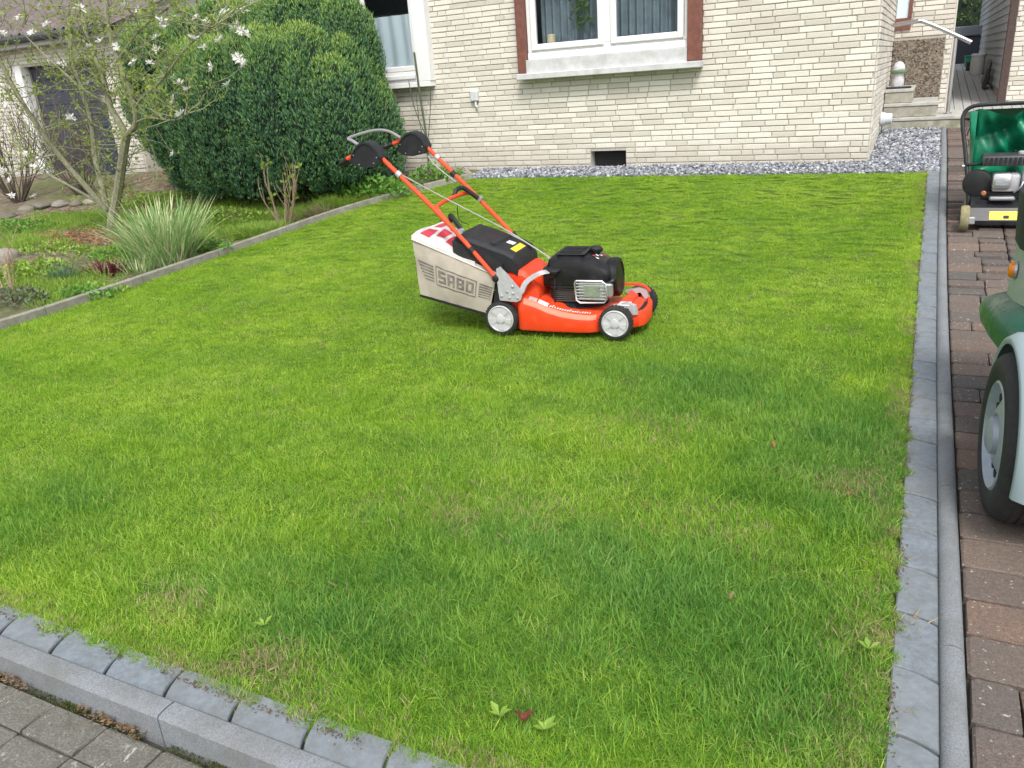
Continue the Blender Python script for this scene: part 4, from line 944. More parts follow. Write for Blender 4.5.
def flower_mesh(seed):
    g = np.random.default_rng(seed); V, F = [], []
    for k in range(13):
        a = k * 2 * math.pi / 13 * 1.0 + g.normal(0, .12); el_ = g.uniform(.05, .9); d = np.array([math.cos(a) * math.cos(el_), math.sin(a) * math.cos(el_), math.sin(el_)]); s = np.array([-math.sin(a), math.cos(a), g.normal() * .3]); L_ = g.uniform(.036, .055); n0 = len(V)
        V += [(0, 0, 0), tuple(d * L_ * .6 + s * .0075), tuple(d * L_ + np.array([0, 0, -.006])), tuple(d * L_ * .6 - s * .0075)]; F += [(n0, n0 + 1, n0 + 2), (n0, n0 + 2, n0 + 3)]
    me = bpy.data.meshes.new('flower'); me.from_pydata(V, [], F); me.update(); me.materials.append(M_petal); return me
M_petal = leafmat('white_petal', [(0, (.72, .70, .68)), (1, (.85, .84, .83))], .35)
FM = [flower_mesh(k) for k in range(5)]
FP = [(630, 95), (600, 145), (795, 85), (865, 50), (845, 155), (780, 185), (925, 120), (945, 130), (905, 105), (930, 240), (915, 225), (940, 250), (815, 255), (515, 240), (670, 385), (660, 300), (695, 440), (665, 590), (720, 345), (875, 325), (745, 150), (75, 70), (310, 35), (125, 130), (190, 235), (130, 430), (175, 540), (190, 550), (270, 455), (30, 400), (15, 655), (45, 755), (130, 755), (410, 380), (150, 510), (535, 40), (180, 95), (75, 340), (575, 245), (690, 320), (620, 85), (635, 105), (755, 70), (930, 45), (160, 20), (480, 20), (345, 180), (450, 180), (340, 320), (60, 610), (165, 590), (600, 190), (385, 160), (465, 310), (240, 250), (690, 65), (10, 130), (100, 590), (40, 690), (130, 640)]
for i, (a, b_) in enumerate(FP):
    o = link('flower', FM[i % 5], None, mg); Y = 6.15 + .25 * (i % 4) / 3 if a > 500 else 6.25 + .5 * (i % 5) / 4
    o.location = pl(a / 3.838, b_ / 3.838, Y); s = g.uniform(1.1, 1.7) * (1.4 if (a, b_) == (670, 385) else 1); o.scale = (s, s, s); o.rotation_euler = (g.uniform(.2, 1.3), g.uniform(-.5, .5), g.uniform(-1, 1))
    # twig to the nearest branch point keeps every flower attached
mb = MB(); AP = np.array([list(p) for p in allp] + [list(p) for p, _ in LP])
for o in [c_ for c_ in mg.children if c_.name.startswith('flower')]:
    q = np.array(o.location); j = np.argmin(((AP - q) ** 2).sum(1)); mid = (Vector(AP[j]) + o.location) / 2 + Vector((0, 0, -.03)); mb.tube(bez([AP[j], mid, o.location], 3), .003, 4)
tag(mb.build('flower_stalks', M_mbark, mg), kind='stuff')

# border ground cover and litter
PR2 = [tuft(400 + k, 50, .08, .04, .09, .005, .6, M_lime, 'bed_grass') for k in range(5)]
C = []
for (px, py, rx, ry, n) in ((60, 285, .8, .3, 160), (130, 255, .6, .4, 150), (175, 225, .8, .4, 150), (40, 232, .9, .35, 420), (90, 222, .8, .25, 300), (15, 250, .7, .3, 200), (240, 215, 1.0, .4, 300), (230, 195, .8, .5, 150), (200, 240, .6, .3, 120), (60, 300, .7, .2, 120), (300, 210, .3, .2, 50), (215, 228, .5, .3, 120), (150, 205, 1.0, .4, 120)):
    h = hit(px, py); C += [(h.x + rx * a, h.y + ry * b_) for a, b_ in rng.normal(0, .6, (n, 2))]
C = np.array(C); C = C[C[:, 0] < edgex(C[:, 1]) - .06]; n = len(C)
sc = rng.uniform(.7, 1.3, n)
scatter('ground_cover', [(x, y, bedz(x, y)) for x, y in C], np.column_stack([np.zeros((n, 2)), rng.uniform(0, 6.28, n)]), np.column_stack([sc] * 3), rng.integers(0, 5, n), np.zeros(n), PR2)
def litter(name, pts, size, mat, seed):
    g = np.random.default_rng(seed); V, F = [], []
    for x, y, z in pts:
        a = g.uniform(0, 6.28); tl = g.normal(0, .35, 2); L_ = size * g.uniform(.5, 1.4); wd = L_ * g.uniform(.3, .6); ca, sa = math.cos(a), math.sin(a); n0 = len(V)
        for (q, r_) in ((-1, 0), (0, 1), (1, 0), (0, -1)):
            lx, ly = q * L_ / 2, r_ * wd / 2; V.append((x + lx * ca - ly * sa, y + lx * sa + ly * ca, z + .004 + abs(lx * tl[0]) + abs(ly * tl[1])))
        F += [(n0, n0 + 1, n0 + 2), (n0, n0 + 2, n0 + 3)]
    return tag(raw(name, V, F, mat), kind='stuff')
M_lit = leafmat('orange_litter', [(0, (.12, .06, .03)), (.5, (.28, .12, .05)), (1, (.36, .25, .15))], .1, .9)
LPT = []
for (px, py, rx, ry, n) in ((85, 245, 1.0, .3, 900), (60, 225, 1.2, .5, 500), (150, 190, 1.5, .8, 500), (30, 275, .8, .3, 400), (110, 236, .5, .3, 200), (300, 222, .3, .2, 120), (190, 210, 1, .5, 250)):
    h = hit(px, py); LPT += [(h.x + rx * a, h.y + ry * b_) for a, b_ in rng.normal(0, .6, (n, 2))]
litter('leaf_litter', [(x, y, bedz(x, y)) for x, y in LPT if x < edgex(y) - .05], .05, M_lit, 3)
xx = -rng.uniform(1.0, 3.4, 1100); litter('leaf_litter', [(x, 1.083 - abs(rng.normal(0, .016)), -.066 + rng.uniform(0, .01)) for x in xx if math.sin(x * 9) + math.sin(x * 4.3) > -.4], .014, leafmat('kerb_litter', [(0, (.07, .05, .03)), (.6, (.17, .10, .055)), (1, (.28, .21, .13))], .1, .9), 4)
ec = [(LX1 + .004 + abs(rng.normal(0, .012)), y) for y in rng.uniform(1.2, 9.6, 2600)] + [(x, LY0 - .002 - abs(rng.normal(0, .012))) for x in rng.uniform(-5, .05, 1700)]
litter('soil_crumbs', [(x, y, tz(y) + .003) for x, y in ec if math.sin(x * 21 + y * 17) + math.sin(y * 7.7 + x * 5) > -.2], .009, leafmat('soil_crumb', [(0, (.04, .03, .02)), (.7, (.12, .09, .06)), (1, (.3, .25, .14))], .05, .95), 14)
jc = [(.1855 + rng.normal(0, .0025), y) for y in rng.uniform(1.2, 9.6, 700)]; litter('joint_dirt', [(x, y, tz(y) + .005) for x, y in jc if math.sin(y * 13) + math.sin(y * 5.1) > .1], .008, leafmat('joint_moss', [(0, (.04, .035, .02)), (1, (.09, .12, .03))], .1, .95), 15)
# moss and soil in the joint along the kerb
mp = [(-rng.uniform(.4, 3.4), 1.087 - abs(rng.normal(0, .012))) for k in range(170)]
PR3 = [tuft(500 + k, 30, .018, .006, .014, .003, .7, leafmat('moss', [(0, (.04, .055, .015)), (1, (.10, .12, .03))], .2), 'moss') for k in range(3)]
n = len(mp); scatter('moss', [(x, y, -.068) for x, y in mp], np.column_stack([np.zeros((n, 2)), rng.uniform(0, 6.28, n)]), np.ones((n, 3)), rng.integers(0, 3, n), np.zeros(n), PR3)
# fallen leaves on the lawn
for (px, py, s, rz, cc, lab) in ((525, 728, .05, .5, (.13, .035, .02), 'dark red fallen leaf on the near grass by the kerb'), (772, 455, .035, 1.4, (.30, .13, .06), 'small orange dead leaf on the lawn right of centre'), (848, 503, .035, .2, (.28, .14, .08), 'small tan dead leaf on the lawn near the edge stones'), (730, 609, .022, .9, (.30, .2, .13), 'tiny pale dead leaf beside the long grass')):
    h = hit(px, py); mb = MB(); n_ = 6
    mb.grid([[(s * (i / n_ - .5), sg * s * .26 * math.sin(math.pi * i / n_ * .97 + .05), .012 * math.cos(i * 1.1) + abs(sg) * .006) for sg in (-1, -.5, 0, .5, 1)] for i in range(n_ + 1)])
    o = mb.build('fallen_leaf', simple('dead_leaf', cc, .7, var=.3)); o.location = (h.x, h.y, tz(h.y) + .042); o.rotation_euler = (.15, .1, rz); tag(o, lab, 'leaf')
# broad weeds in the lawn
for (px, py, nl, lab) in ((500, 722, 6, 'broad leafed weed left of the red leaf'), (545, 735, 7, 'broad leafed weed right of the red leaf at the bottom'), (868, 655, 6, 'pale plantain weed beside the edge stones'), (265, 630, 5, 'small round leaved weed in the near grass')):
    h = hit(px, py); o = thing('lawn_weed', lab, 'weed', (h.x, h.y, tz(h.y))); g = np.random.default_rng(px); V, F = [], []
    for k in range(nl):
        a = k * 6.28 / nl + g.normal(0, .3); d = np.array([math.cos(a), math.sin(a), .9]); s = np.array([-math.sin(a), math.cos(a), 0]); L_ = g.uniform(.022, .038); n0 = len(V); c0 = np.array([0, 0, .018])
        V += [tuple(c0), tuple(c0 + d * L_ * .5 + s * L_ * .28), tuple(c0 + d * L_ * np.array([1, 1, .8])), tuple(c0 + d * L_ * .5 - s * L_ * .28)]; F += [(n0, n0 + 1, n0 + 2), (n0, n0 + 2, n0 + 3)]
    raw('leaf', V, F, M_lime, o)

# ------------------------------------------------------------------ trees beyond the passage
M_far = leafmat('far_leaf', [(0, (.03, .06, .015)), (.6, (.08, .13, .03)), (1, (.16, .21, .06))], .3)
def tree(label, x, y, Hh, cr, seed, n=5000):
    g = np.random.default_rng(seed); z = tz(y); o = thing('tree', label, 'tree', (x, y, z), 0, 'trees behind the house'); out, tips = [], []
    branchy(None, Vector((0, 0, -.1)), Vector((0, 0, 1)), Hh * .5, .13, 3, g, out, tips, .12, 4, .7, .4)
    mb = MB()
    for pts, rs in out: mb.tube(pts, rs, 6)
    mb.build('trunk', M_bark, o, smooth=True)
    T = np.array([list(p) for p, _ in tips])
    def cen(g): return T[g.integers(len(T))] + g.normal(0, .28, 3) + np.array([x, y, z])
    leafcloud('crown', o, M_far, cen, n, .12, g, np.array([x, y, z]), .2, .5)
tree('leafy green tree rising behind the storage box at the passage end', 1.3, 27, 5.2, 2, 91, 9000)
tree('second leafy tree farther left behind the passage end', -1.6, 31, 6, 2, 92, 9000)
tree('third leafy tree farther right behind the boarded wall', 4.6, 30, 6, 2, 93, 6000)
hd = thing('hedge', 'dense green hedge closing the end of the passage', 'hedge', (1, 25.5, tz(25.5)))
leafcloud('leaves', hd, M_far, lambda g: (g.uniform(-1.5, 4.5), 25.5 + g.normal(0, .25), tz(25.5) + g.uniform(0, 1.9) + .2 * math.sin(g.uniform(0, 6))), 6500, .11, np.random.default_rng(95), np.array([1, 25.5, tz(25.5)]), .2, .5)
MB().box(-2.4, 3.4, -.15, .15, -.1, 1.6).build('inner_core', M_yewin, hd)  # solid dark box filling the hedge behind its leaves

# ------------------------------------------------------------------ lawn mower (local u forward, v away from camera, w up)
mo = thing('lawn_mower', 'orange petrol lawn mower with grass bag standing on the lawn', 'lawn mower', (-2.40, 4.516, .012), R_(6))
def paint(name, c, rough=.32, dust=(.3, .3, .2), amt=.35):
    t = NT(name); p = t.obj(); n_ = t.noise(p, 14, 6, .7); n2 = t.noise(p, 90, 3)
    cc = t.mix(t.ramp(n_, [(.5, (0, 0, 0)), (.78, (amt,) * 3)]), c, dust); cc = t.mix(t.ramp(n2, [(.72, (0, 0, 0)), (.8, (.3,) * 3)]), cc, dust); t.base(cc)
    rr = t.ramp(n_, [(.3, (rough,) * 3), (.8, (min(1, rough + .35),) * 3)]); t.l(rr, t.b.inputs['Roughness']); t.b.inputs['Specular IOR Level'].default_value = .38; t.b.inputs['Coat Weight'].default_value = .04; return t.m
M_or = paint('orange_red_paint', (.70, .048, .010), .34, (.40, .16, .07), .25)
M_ortube = paint('orange_tube', (.70, .062, .018), .34, (.45, .2, .12), .2)
M_ort = paint('stripe_pink', (.72, .17, .10), .4, (.5, .35, .3), .2)
M_blk = paint('black_plastic_matte', (.009, .0095, .011), .45, (.035, .035, .035), .5)
M_blk2 = paint('engine_black', (.006, .006, .007), .28, (.025, .025, .024), .5)
M_lid = paint('chute_black', (.013, .0135, .016), .5, (.045, .045, .046), .5)
M_rub = simple('tyre_rubber', (.016, .016, .016), .8, var=.3, scale=50, dirt=(.08, .08, .05), dirtamt=.4)
M_hub = simple('hub_plastic', (.42, .42, .43), .5, var=.1, scale=20, dirt=(.28, .28, .24), dirtamt=.6)
M_alu = simple('cast_grey', (.40, .40, .42), .45, .2, var=.1, scale=30, dirt=(.3, .3, .28), dirtamt=.5)
M_sil = simple('muffler_silver', (.62, .63, .64), .3, .85, var=.15, scale=40, dirt=(.25, .24, .22), dirtamt=.5)
M_bag = simple('beige_cloth', (.36, .32, .265), .95, var=.12, scale=9, dirt=(.25, .22, .175), dirtamt=.75, bump=.2)
M_bagw = simple('white_cloth', (.56, .53, .51), .9, var=.08, scale=9, dirt=(.5, .47, .42), dirtamt=.4)
M_bagr = simple('red_print', (.50, .035, .06), .85, var=.12, scale=20, dirt=(.6, .3, .3), dirtamt=.4)
M_print = simple('grey_print', (.13, .115, .10), .95, var=.3, scale=40, dirt=(.3, .27, .22), dirtamt=.6)
VC = .29
# wheels
def wheel(u, v0, v1, r, outer):
    o = MB()
    wd = v1 - v0; mid = (v0 + v1) / 2
    prof_ = [(r * .74, -wd / 2), (r * .93, -wd / 2), (r * .985, -wd * .36), (r, -wd * .15), (r, wd * .15), (r * .985, wd * .36), (r * .93, wd / 2), (r * .74, wd / 2)]
    ob = o.lathe(prof_, (u, mid, r), (0, 1, 0), 36).build('wheel', M_rub, mo, smooth=True)
    mb = MB()                              # tread blocks
    for k in range(30):
        a = k * 2 * math.pi / 30
        for sgn in (-1, 1):
            mb.T = Matrix.Translation((u, mid, r)) @ Matrix.Rotation(a + (.1 if sgn > 0 else 0), 4, 'Y'); mb.box(r * .975, r * 1.02, sgn * wd * .05 if sgn > 0 else -wd * .42, wd * .42 if sgn > 0 else -wd * .05, -.006, .006)
    mb.T = Matrix.Identity(4); mb.build('tread', M_rub, ob)
    h = MB(); yo = v0 if outer < 0 else v1; sg = outer
    hub = h.lathe([(r * .80, -.016), (r * .80, .006), (r * .75, .010), (r * .70, .004), (r * .30, .003), (r * .26, .012), (r * .12, .016), (.002, .016)], (u, yo, r), (0, sg, 0), 36).build('hub', M_hub, ob, smooth=True)
    for k in range(5):                      # raised spokes with recessed fields between
        a = k * 2 * math.pi / 5 + .3; mb = MB(); mb.T = Matrix.Translation((u, yo, r)) @ Matrix.Rotation(a, 4, 'Y')
        mb.prism([(r * .27, -.009), (r * .67, -.022), (r * .67, .022), (r * .27, .009)], lambda a_, b_, d: (a_, sg * d, b_), -.002, .0095); mb.build('spoke', M_hub, ob)
    return ob
wheel(0, .0, .055, .113, -1); wheel(.772, .0, .052, .108, -1); wheel(0, .535, .59, .113, 1); wheel(.83, .525, .58, .108, 1)
# deck: lofted shell
def ipl(u, K): return float(np.interp(u, [k[0] for k in K], [k[1] for k in K]))
topK = [(.04, .255), (.10, .262), (.17, .255), (.25, .232), (.33, .20), (.42, .176), (.52, .163), (.63, .158), (.72, .162), (.80, .175), (.86, .165), (.90, .14), (.915, .11)]
nvK = [(.04, .075), (.10, .066), (.115, .03), (.14, .012), (.30, .004), (.5, .004), (.60, .012), (.645, .04), (.67, .07), (.80, .085), (.86, .10), (.90, .13), (.915, .17)]
def dsec(u):
    nv, tp = ipl(u, nvK), ipl(u, topK); fv = 2 * VC - nv; bt = .035 if u < .7 else .035 + (u - .7) * .12; r_ = min(.05, (tp - bt) * .45)
    R1 = [(nv + .006, bt), (nv, bt + .012), (nv, tp - r_)]
    for k in range(1, 6):
        a = k * math.pi / 2 / 5; R1.append((nv + r_ * 1.3 * (1 - math.cos(a)), tp - r_ + r_ * math.sin(a)))
    R1.append((nv + .14, tp + .004))
    return [(u, a, b) for a, b in R1] + [(u, 2 * VC - a, b) for a, b in R1[::-1]]
us = sorted(set([float(x) for x in np.linspace(.04, .915, 44)] + [.115, .645, .67]))
deck = MB().loft([dsec(u) for u in us]).build('deck', M_or, mo, smooth=True, angle=50)
# pale stripe following the shoulder, with a white script along it
def shoulder(u, q, off=.0025):              # q 0..1 over the curved shoulder on the near side
    nv, tp = ipl(u, nvK), ipl(u, topK); bt = .035; r_ = min(.05, (tp - bt) * .45); a = q * math.pi / 2
    return Vector((u, nv + r_ * 1.3 * (1 - math.cos(a)), tp - r_ + r_ * math.sin(a))) + Vector((0, -math.cos(a), math.sin(a))) * off
mb = MB(); mb.grid([[shoulder(u, q) for q in np.linspace(.12, .62 - .1 * min(1, max(0, (u - .3) / .3)), 5)] for u in np.linspace(.16, .64, 26)]); mb.build('stripe', M_ort, deck, smooth=True, angle=180)
mb = MB(); g = np.random.default_rng(2); u = .33
Mlet = simple('white_script', (.75, .72, .7), .5)
while u < .60:                              # illegible brush script: short strokes
    hgt = .16 if g.uniform() < .7 else .28; mb.grid([[shoulder(u + .001, .66, .004), shoulder(u + .004, .66 + hgt, .004)], [shoulder(u + .006, .66, .004), shoulder(u + .009, .66 + hgt, .004)]])
    if g.uniform() < .7: mb.grid([[shoulder(u + .006, .66 + hgt - .07, .004), shoulder(u + .006, .66 + hgt, .004)], [shoulder(u + .014, .66 + hgt - .07, .004), shoulder(u + .014, .66 + hgt, .004)]])
    u += .0165
mb.build('lettering', Mlet, deck)
for (u0, u1, q0, q1, mt, nm) in ((.19, .245, .62, 1.0, M_alu, 'grey_sticker'), (.255, .32, .60, 1.0, M_white, 'white_sticker')):
    mb = MB(); mb.grid([[shoulder(u, q, .0035) + Vector((0, .0, 0)) for q in np.linspace(q0, q1, 4)] for u in np.linspace(u0, u1, 5)]); mb.build(nm, mt, deck, smooth=True)
# front nose: bumper with carrying slot, grey axle brackets, strap
nose = MB(); 
nose.loft([[(.78 + .025 * k_, v, w - .012) for v, w in ((.10 + .012 * k_, .15), (.10 + .012 * k_, .205 - .012 * k_), (.125 + .01 * k_, .222 - .012 * k_), (.455 - .01 * k_, .222 - .012 * k_), (.48 - .012 * k_, .205 - .012 * k_), (.48 - .012 * k_, .15))] for k_ in range(3)])
nose.build('front_rib', M_or, mo, smooth=True, angle=40)
bp = MB(); pts = [(.84, .085, .12), (.885, .10, .115), (.915, .16, .11), (.925, .24, .108), (.925, .34, .108), (.915, .42, .11), (.89, .475, .115), (.85, .49, .12)]
P3 = bez(pts, 5); bp.loft([[p + Vector((0, 0, -.055)), p + Vector((.012, 0, -.05)), p + Vector((.015, 0, .035)), p + Vector((0, 0, .05)), p + Vector((-.015, 0, .04)), p + Vector((-.015, 0, -.05))] for p in P3]); bp.build('bumper', M_or, mo, smooth=True, angle=50)
MB().box(.855, .905, .14, .40, .11, .152, .01).build('slot', M_blk, mo)
for (v0, v1) in ((.075, .115), (.465, .50)):
    MB().prism([(.735, .20), (.83, .222), (.885, .205), (.90, .15), (.87, .145), (.84, .19), (.76, .17)], lambda a, b, d: (a, d, b), v0, v1).build('axle_bracket', M_alu, mo)
MB().box(.775, .85, .072, .15, .203, .213, .004).build('bracket_plate', M_white, mo)
sb = MB(); P3 = bez([(.66, .43, .24), (.74, .47, .247), (.85, .485, .238), (.905, .48, .20)], 5); sb.loft([[p + Vector((0, -.014, .004)), p + Vector((0, .014, .004)), p + Vector((0, .014, -.008)), p + Vector((0, -.014, -.008))] for p in P3]); sb.build('front_strap', M_or, mo)
MB().tube([(.772, .03, .108), (.83, .55, .108)], .009, 8).build('front_axle', M_alu, mo); MB().tube([(0, .03, .113), (0, .55, .113)], .009, 8).build('rear_axle', M_alu, mo)
g = np.random.default_rng(41); V, F = [], []
for k in range(260):                        # clippings lying on the deck
    u_ = g.uniform(.16, .90); v_ = g.uniform(.06, .52)
    if .28 < u_ < .72 and .13 < v_ < .47: continue
    c0 = np.array([u_, v_, ipl(u_, topK) + .0075]); a = g.uniform(0, 6.28); d = np.array([math.cos(a), math.sin(a), g.normal() * .1]); s = np.array([-d[1], d[0], 0]); L_ = g.uniform(.006, .02); n0 = len(V)
    V += [tuple(c0 - d * L_ / 2 - s * .001), tuple(c0 - d * L_ / 2 + s * .001), tuple(c0 + d * L_ / 2 + s * .001), tuple(c0 + d * L_ / 2 - s * .001)]; F.append((n0, n0 + 1, n0 + 2, n0 + 3))
tag(raw('clippings', V, F, M_lime, deck), kind='stuff')
# rear housing
rh = MB(); rh.loft([[(u, v, w) for v, w in ((.085, .2), (.085, tp - .03), (.11, tp), (.47, tp), (.495, tp - .03), (.495, .2))] for u, tp in ((-.02, .40), (.06, .425), (.14, .415), (.20, .375), (.245, .31), (.25, .25))]); rh.build('rear_housing', M_or, mo, smooth=True, angle=40)
for (v0, v1) in ((-.004, .014), (.566, .584)):
    br = MB().prism([(-.005, .45), (.018, .462), (.06, .42), (.145, .318), (.165, .29), (.15, .245), (.12, .232), (.005, .24), (-.002, .30)], lambda a, b, d: (a, d, b), v0, v1).build('side_bracket', M_alu, mo)
    mb = MB(); vv = v0 - .001 if v0 < .2 else v1 + .001; dd = (0, -1, 0) if v0 < .2 else (0, 1, 0)
    for (u, w_) in ((.02, .27), (.06, .30), (.10, .335), (.13, .26), (.075, .26), (.10, .29)): mb.lathe([(.009, -.001), (.009, .004), (.005, .006)], (u, vv, w_), dd, 8)
    mb.build('bolts', M_zinc, br)
    st_ = MB(); vv0 = .03 if v0 < .2 else .53; P3 = bez([(.135, vv0, .30), (.165, vv0 + .01, .36), (.215, vv0 + .02, .40), (.27, vv0 + .03, .425), (.30, vv0 + .05, .425)], 5)
    st_.loft([[p + Vector((0, -.016, 0)), p + Vector((0, .016, 0)), p + Vector((.028, .016, -.018)), p + Vector((.028, -.016, -.018))] for p in P3]); st_.build('grey_strut', M_alu, mo, smooth=True, angle=50)
# chute lid
def lidp(u, v, w): return (u, v, w)
lid = MB(); sec = [(-.325, .555, .635), (-.30, .54, .655), (-.20, .50, .625), (-.08, .455, .582), (.03, .42, .545), (.085, .405, .515), (.105, .395, .47), (.11, .385, .42)]
lid.loft([[(u, .075, b), (u, .072, t_ - .02), (u, .095, t_), (u, .485, t_), (u, .508, t_ - .02), (u, .505, b)] for u, b, t_ in sec]); ld = lid.build('chute_lid', M_lid, mo, smooth=True, angle=35)
MB().prism([(-.325, .54), (-.325, .622), (-.1, .55), (.02, .47), (.02, .40), (-.02, .40)], lambda a, b, d: (a, d, b), .05, .071).build('lid_side', M_lid, ld)
def lidtop(u): return float(np.interp(u, [q[0] for q in sec], [q[2] for q in sec]))
MB().loft([[(u, .13, lidtop(u) + .001), (u, .13, lidtop(u) + h_), (u, .45, lidtop(u) + h_), (u, .45, lidtop(u) + .001)] for u, h_ in ((-.09, .004), (-.085, .016), (-.055, .016), (-.05, .002))]).build('lid_ridge', M_lid, ld)
for (u0, u1, v0, v1, mt, nm) in ((-.03, .02, .27, .34, M_white, 'white_sticker'), (.035, .075, .17, .37, simple('yellow_sticker', (.75, .55, .03), .5, var=.1, scale=50), 'yellow_sticker')):
    mb = MB(); mb.grid([[(u, v, lidtop(u) + .003) for v in (v0, v1)] for u in np.linspace(u0, u1, 6)]); mb.build(nm, mt, ld)
MB().box(.055, .10, .40, .44, .40, .53, .008).build('lid_hinge', M_blk, ld)
# grass bag: puffed hexahedron
TL, BLc, BR, TR = (-.615, .655), (-.60, .25), (-.10, .128), (-.02, .415)
def side(s, t_):                            # near side in (u,w): s 0 rear..1 front, t 0 bottom..1 top
    a = np.array(BLc) * (1 - s) + np.array(BR) * s; b = np.array(TL) * (1 - s) + np.array(TR) * s; return a * (1 - t_) + b * t_
def bagface(s, t_, off=0): 
    p = side(s, t_); bul = .028 * math.sin(math.pi * min(1, max(0, s))) * math.sin(math.pi * min(1, max(0, t_))); wr = .003 * math.sin(s * 31 + 3 * t_) * math.sin(t_ * 9 + s * 4)
    return (p[0], .045 - bul - wr - off, p[1])
bag = MB(); n_ = 22
bag.grid([[bagface(i / n_, j / 12) for j in range(13)] for i in range(n_ + 1)])
bag.grid([[(lambda p: (p[0], 2 * VC - p[1], p[2]))(bagface(i / n_, j / 12)) for j in range(13)] for i in range(n_ + 1)])
bag.grid([[(side(0, j / 12)[0] - .03 * math.sin(math.pi * j / 12) * math.sin(math.pi * i / 10) - (.012 * math.sin(i * 2.1) if 0 < i < 10 else 0) * (0 < j < 12), .045 + (2 * VC - .09) * i / 10, side(0, j / 12)[1]) for j in range(13)] for i in range(11)])
bg_ = bag.build('grass_bag', M_bag, mo, smooth=True, angle=60)
mb = MB(); mb.grid([[(side(i / n_, 0)[0], .04 + (2 * VC - .08) * j / 4, side(i / n_, 0)[1] - .006) for j in range(5)] for i in range(n_ + 1)])
mb.loft([[(side(s, 0)[0], .036, side(s, 0)[1] - .012), (side(s, 0)[0], .036, side(s, 0)[1] + .004), (side(s, 0)[0], .046, side(s, 0)[1] + .004), (side(s, 0)[0], .046, side(s, 0)[1] - .012)] for s in (0, .5, 1)]); mb.build('bag_base', M_blk, bg_)
def bagtop(s, q): 
    p = side(s, 1); return (p[0] - .0, .035 + (2 * VC - .07) * q, p[1] + .002 + .045 * math.sin(math.pi * q) ** .7 * math.sin(math.pi * min(1, s * 1.4 + .12)) + .006 * math.sin(s * 19 + q * 7))
mb = MB(); mb.grid([[bagtop(s, q) for q in np.linspace(0, 1, 15)] for s in np.linspace(0, .75, 15)]); 
mb.grid([[bagtop(s, 0), (bagtop(s, 0)[0], .034, side(s, 1)[1] - .022)] for s in np.linspace(0, .75, 12)])
bt_ = mb.build('bag_top', M_bagw, bg_, smooth=True, angle=60)
for (s0, s1, q0, q1) in ((.06, .17, .12, .42), (.22, .32, .22, .5), (.26, .44, .55, .88), (.06, .16, .55, .9), (.36, .46, .14, .45)):
    mb = MB(); mb.grid([[Vector(bagtop(s, q)) + Vector((0, 0, .003)) for q in np.linspace(q0, q1, 7)] for s in np.linspace(s0, s1, 6)]); mb.build('red_print', M_bagr, bt_, smooth=True)
MB().tube([(side(s, 1)[0], .036, side(s, 1)[1] - .02) for s in np.linspace(0, 1, 8)], .004, 6).build('seam', M_bagw, bg_)
MB().prism([(-.075, .14), (-.02, .40), (.0, .415), (.0, .14)], lambda a, b, d: (a, d, b), .04, .54).build('bag_frame', M_blk, bg_)
def patch(mb, s0, s1, t0, t1):
    mb.grid([[bagface(s, t_, .0025) for t_ in np.linspace(t0, t1, 4)] for s in np.linspace(s0, s1, max(2, int((s1 - s0) * 40) + 2))])
# printed logo: framed SABO between speed stripes
mb = MB(); a0, a1, c0, c1 = .28, .80, .30, .66; lw = .010
patch(mb, a0, a1, c0, c0 + lw * 2.2); patch(mb, a0, a1, c1 - lw * 2.2, c1); patch(mb, a0, a0 + lw, c0 + lw * 2.2, c1 - lw * 2.2); patch(mb, a1 - lw, a1, c0 + lw * 2.2, c1 - lw * 2.2); mb.build('logo_frame', M_print, bg_)
GL = {'S': [(0, 1, 0, .2), (0, 1, .4, .6), (0, 1, .8, 1), (0, .3, .6, .8), (.7, 1, .2, .4)], 'A': [(0, .3, 0, 1), (.7, 1, 0, 1), (.3, .7, .8, 1), (.3, .7, .32, .5)], 'B': [(0, .3, 0, 1), (.7, 1, .03, .46), (.7, 1, .54, .97), (.3, .7, 0, .18), (.3, .7, .41, .59), (.3, .7, .82, 1)], 'O': [(0, .3, 0, 1), (.7, 1, 0, 1), (.3, .7, 0, .2), (.3, .7, .8, 1)]}
for i, ch in enumerate('SABO'):
    mb = MB(); s0 = .315 + i * .1185; sw2 = .098
    for (x0, x1, y0, y1) in GL[ch]: patch(mb, s0 + x0 * sw2, s0 + x1 * sw2, .365 + y0 * .23, .365 + y1 * .23)
    mb.build('letter', M_print, bg_)
for (s0, s1) in ((.04, .25), (.83, .985)):
    for k in range(6):
        mb = MB(); t0 = .60 - k * .052; patch(mb, s0 + (.015 * k if s0 < .5 else 0), s1 - (.0 if s0 < .5 else 0), t0, t0 + .036 - .004 * k); mb.build('logo_stripe', M_print, bg_)
# engine
def esec(u, hw, b, t_, vc=.30, e=4.6):
    R1 = []
    for k in range(20):
        a = k * 2 * math.pi / 20; ca, sa = math.cos(a), math.sin(a); r_ = (abs(ca) ** e + abs(sa) ** e) ** (-1 / e); R1.append((u, vc + hw * r_ * ca, (b + t_) / 2 + (t_ - b) / 2 * r_ * sa))
    return R1
en = MB().loft([esec(*q) for q in ((.285, .12, .30, .44), (.292, .15, .27, .475), (.32, .168, .26, .497), (.40, .175, .26, .508), (.50, .175, .27, .507), (.57, .172, .28, .49), (.63, .165, .28, .462), (.68, .155, .27, .435), (.70, .14, .27, .42))]).build('engine_cowl', M_blk2, mo, smooth=True, angle=40)
MB().lathe([(.115, -.03), (.128, -.02), (.13, .03), (.12, .042), (.10, .045), (.095, .038), (.04, .042), (.002, .042)], (.70, .31, .335), (1, 0, .05), 28).build('starter_cover', M_blk2, en, smooth=True)
MB().box(.30, .54, .17, .43, .17, .30, .015).build('crankcase', M_blk, en)
mb = MB()
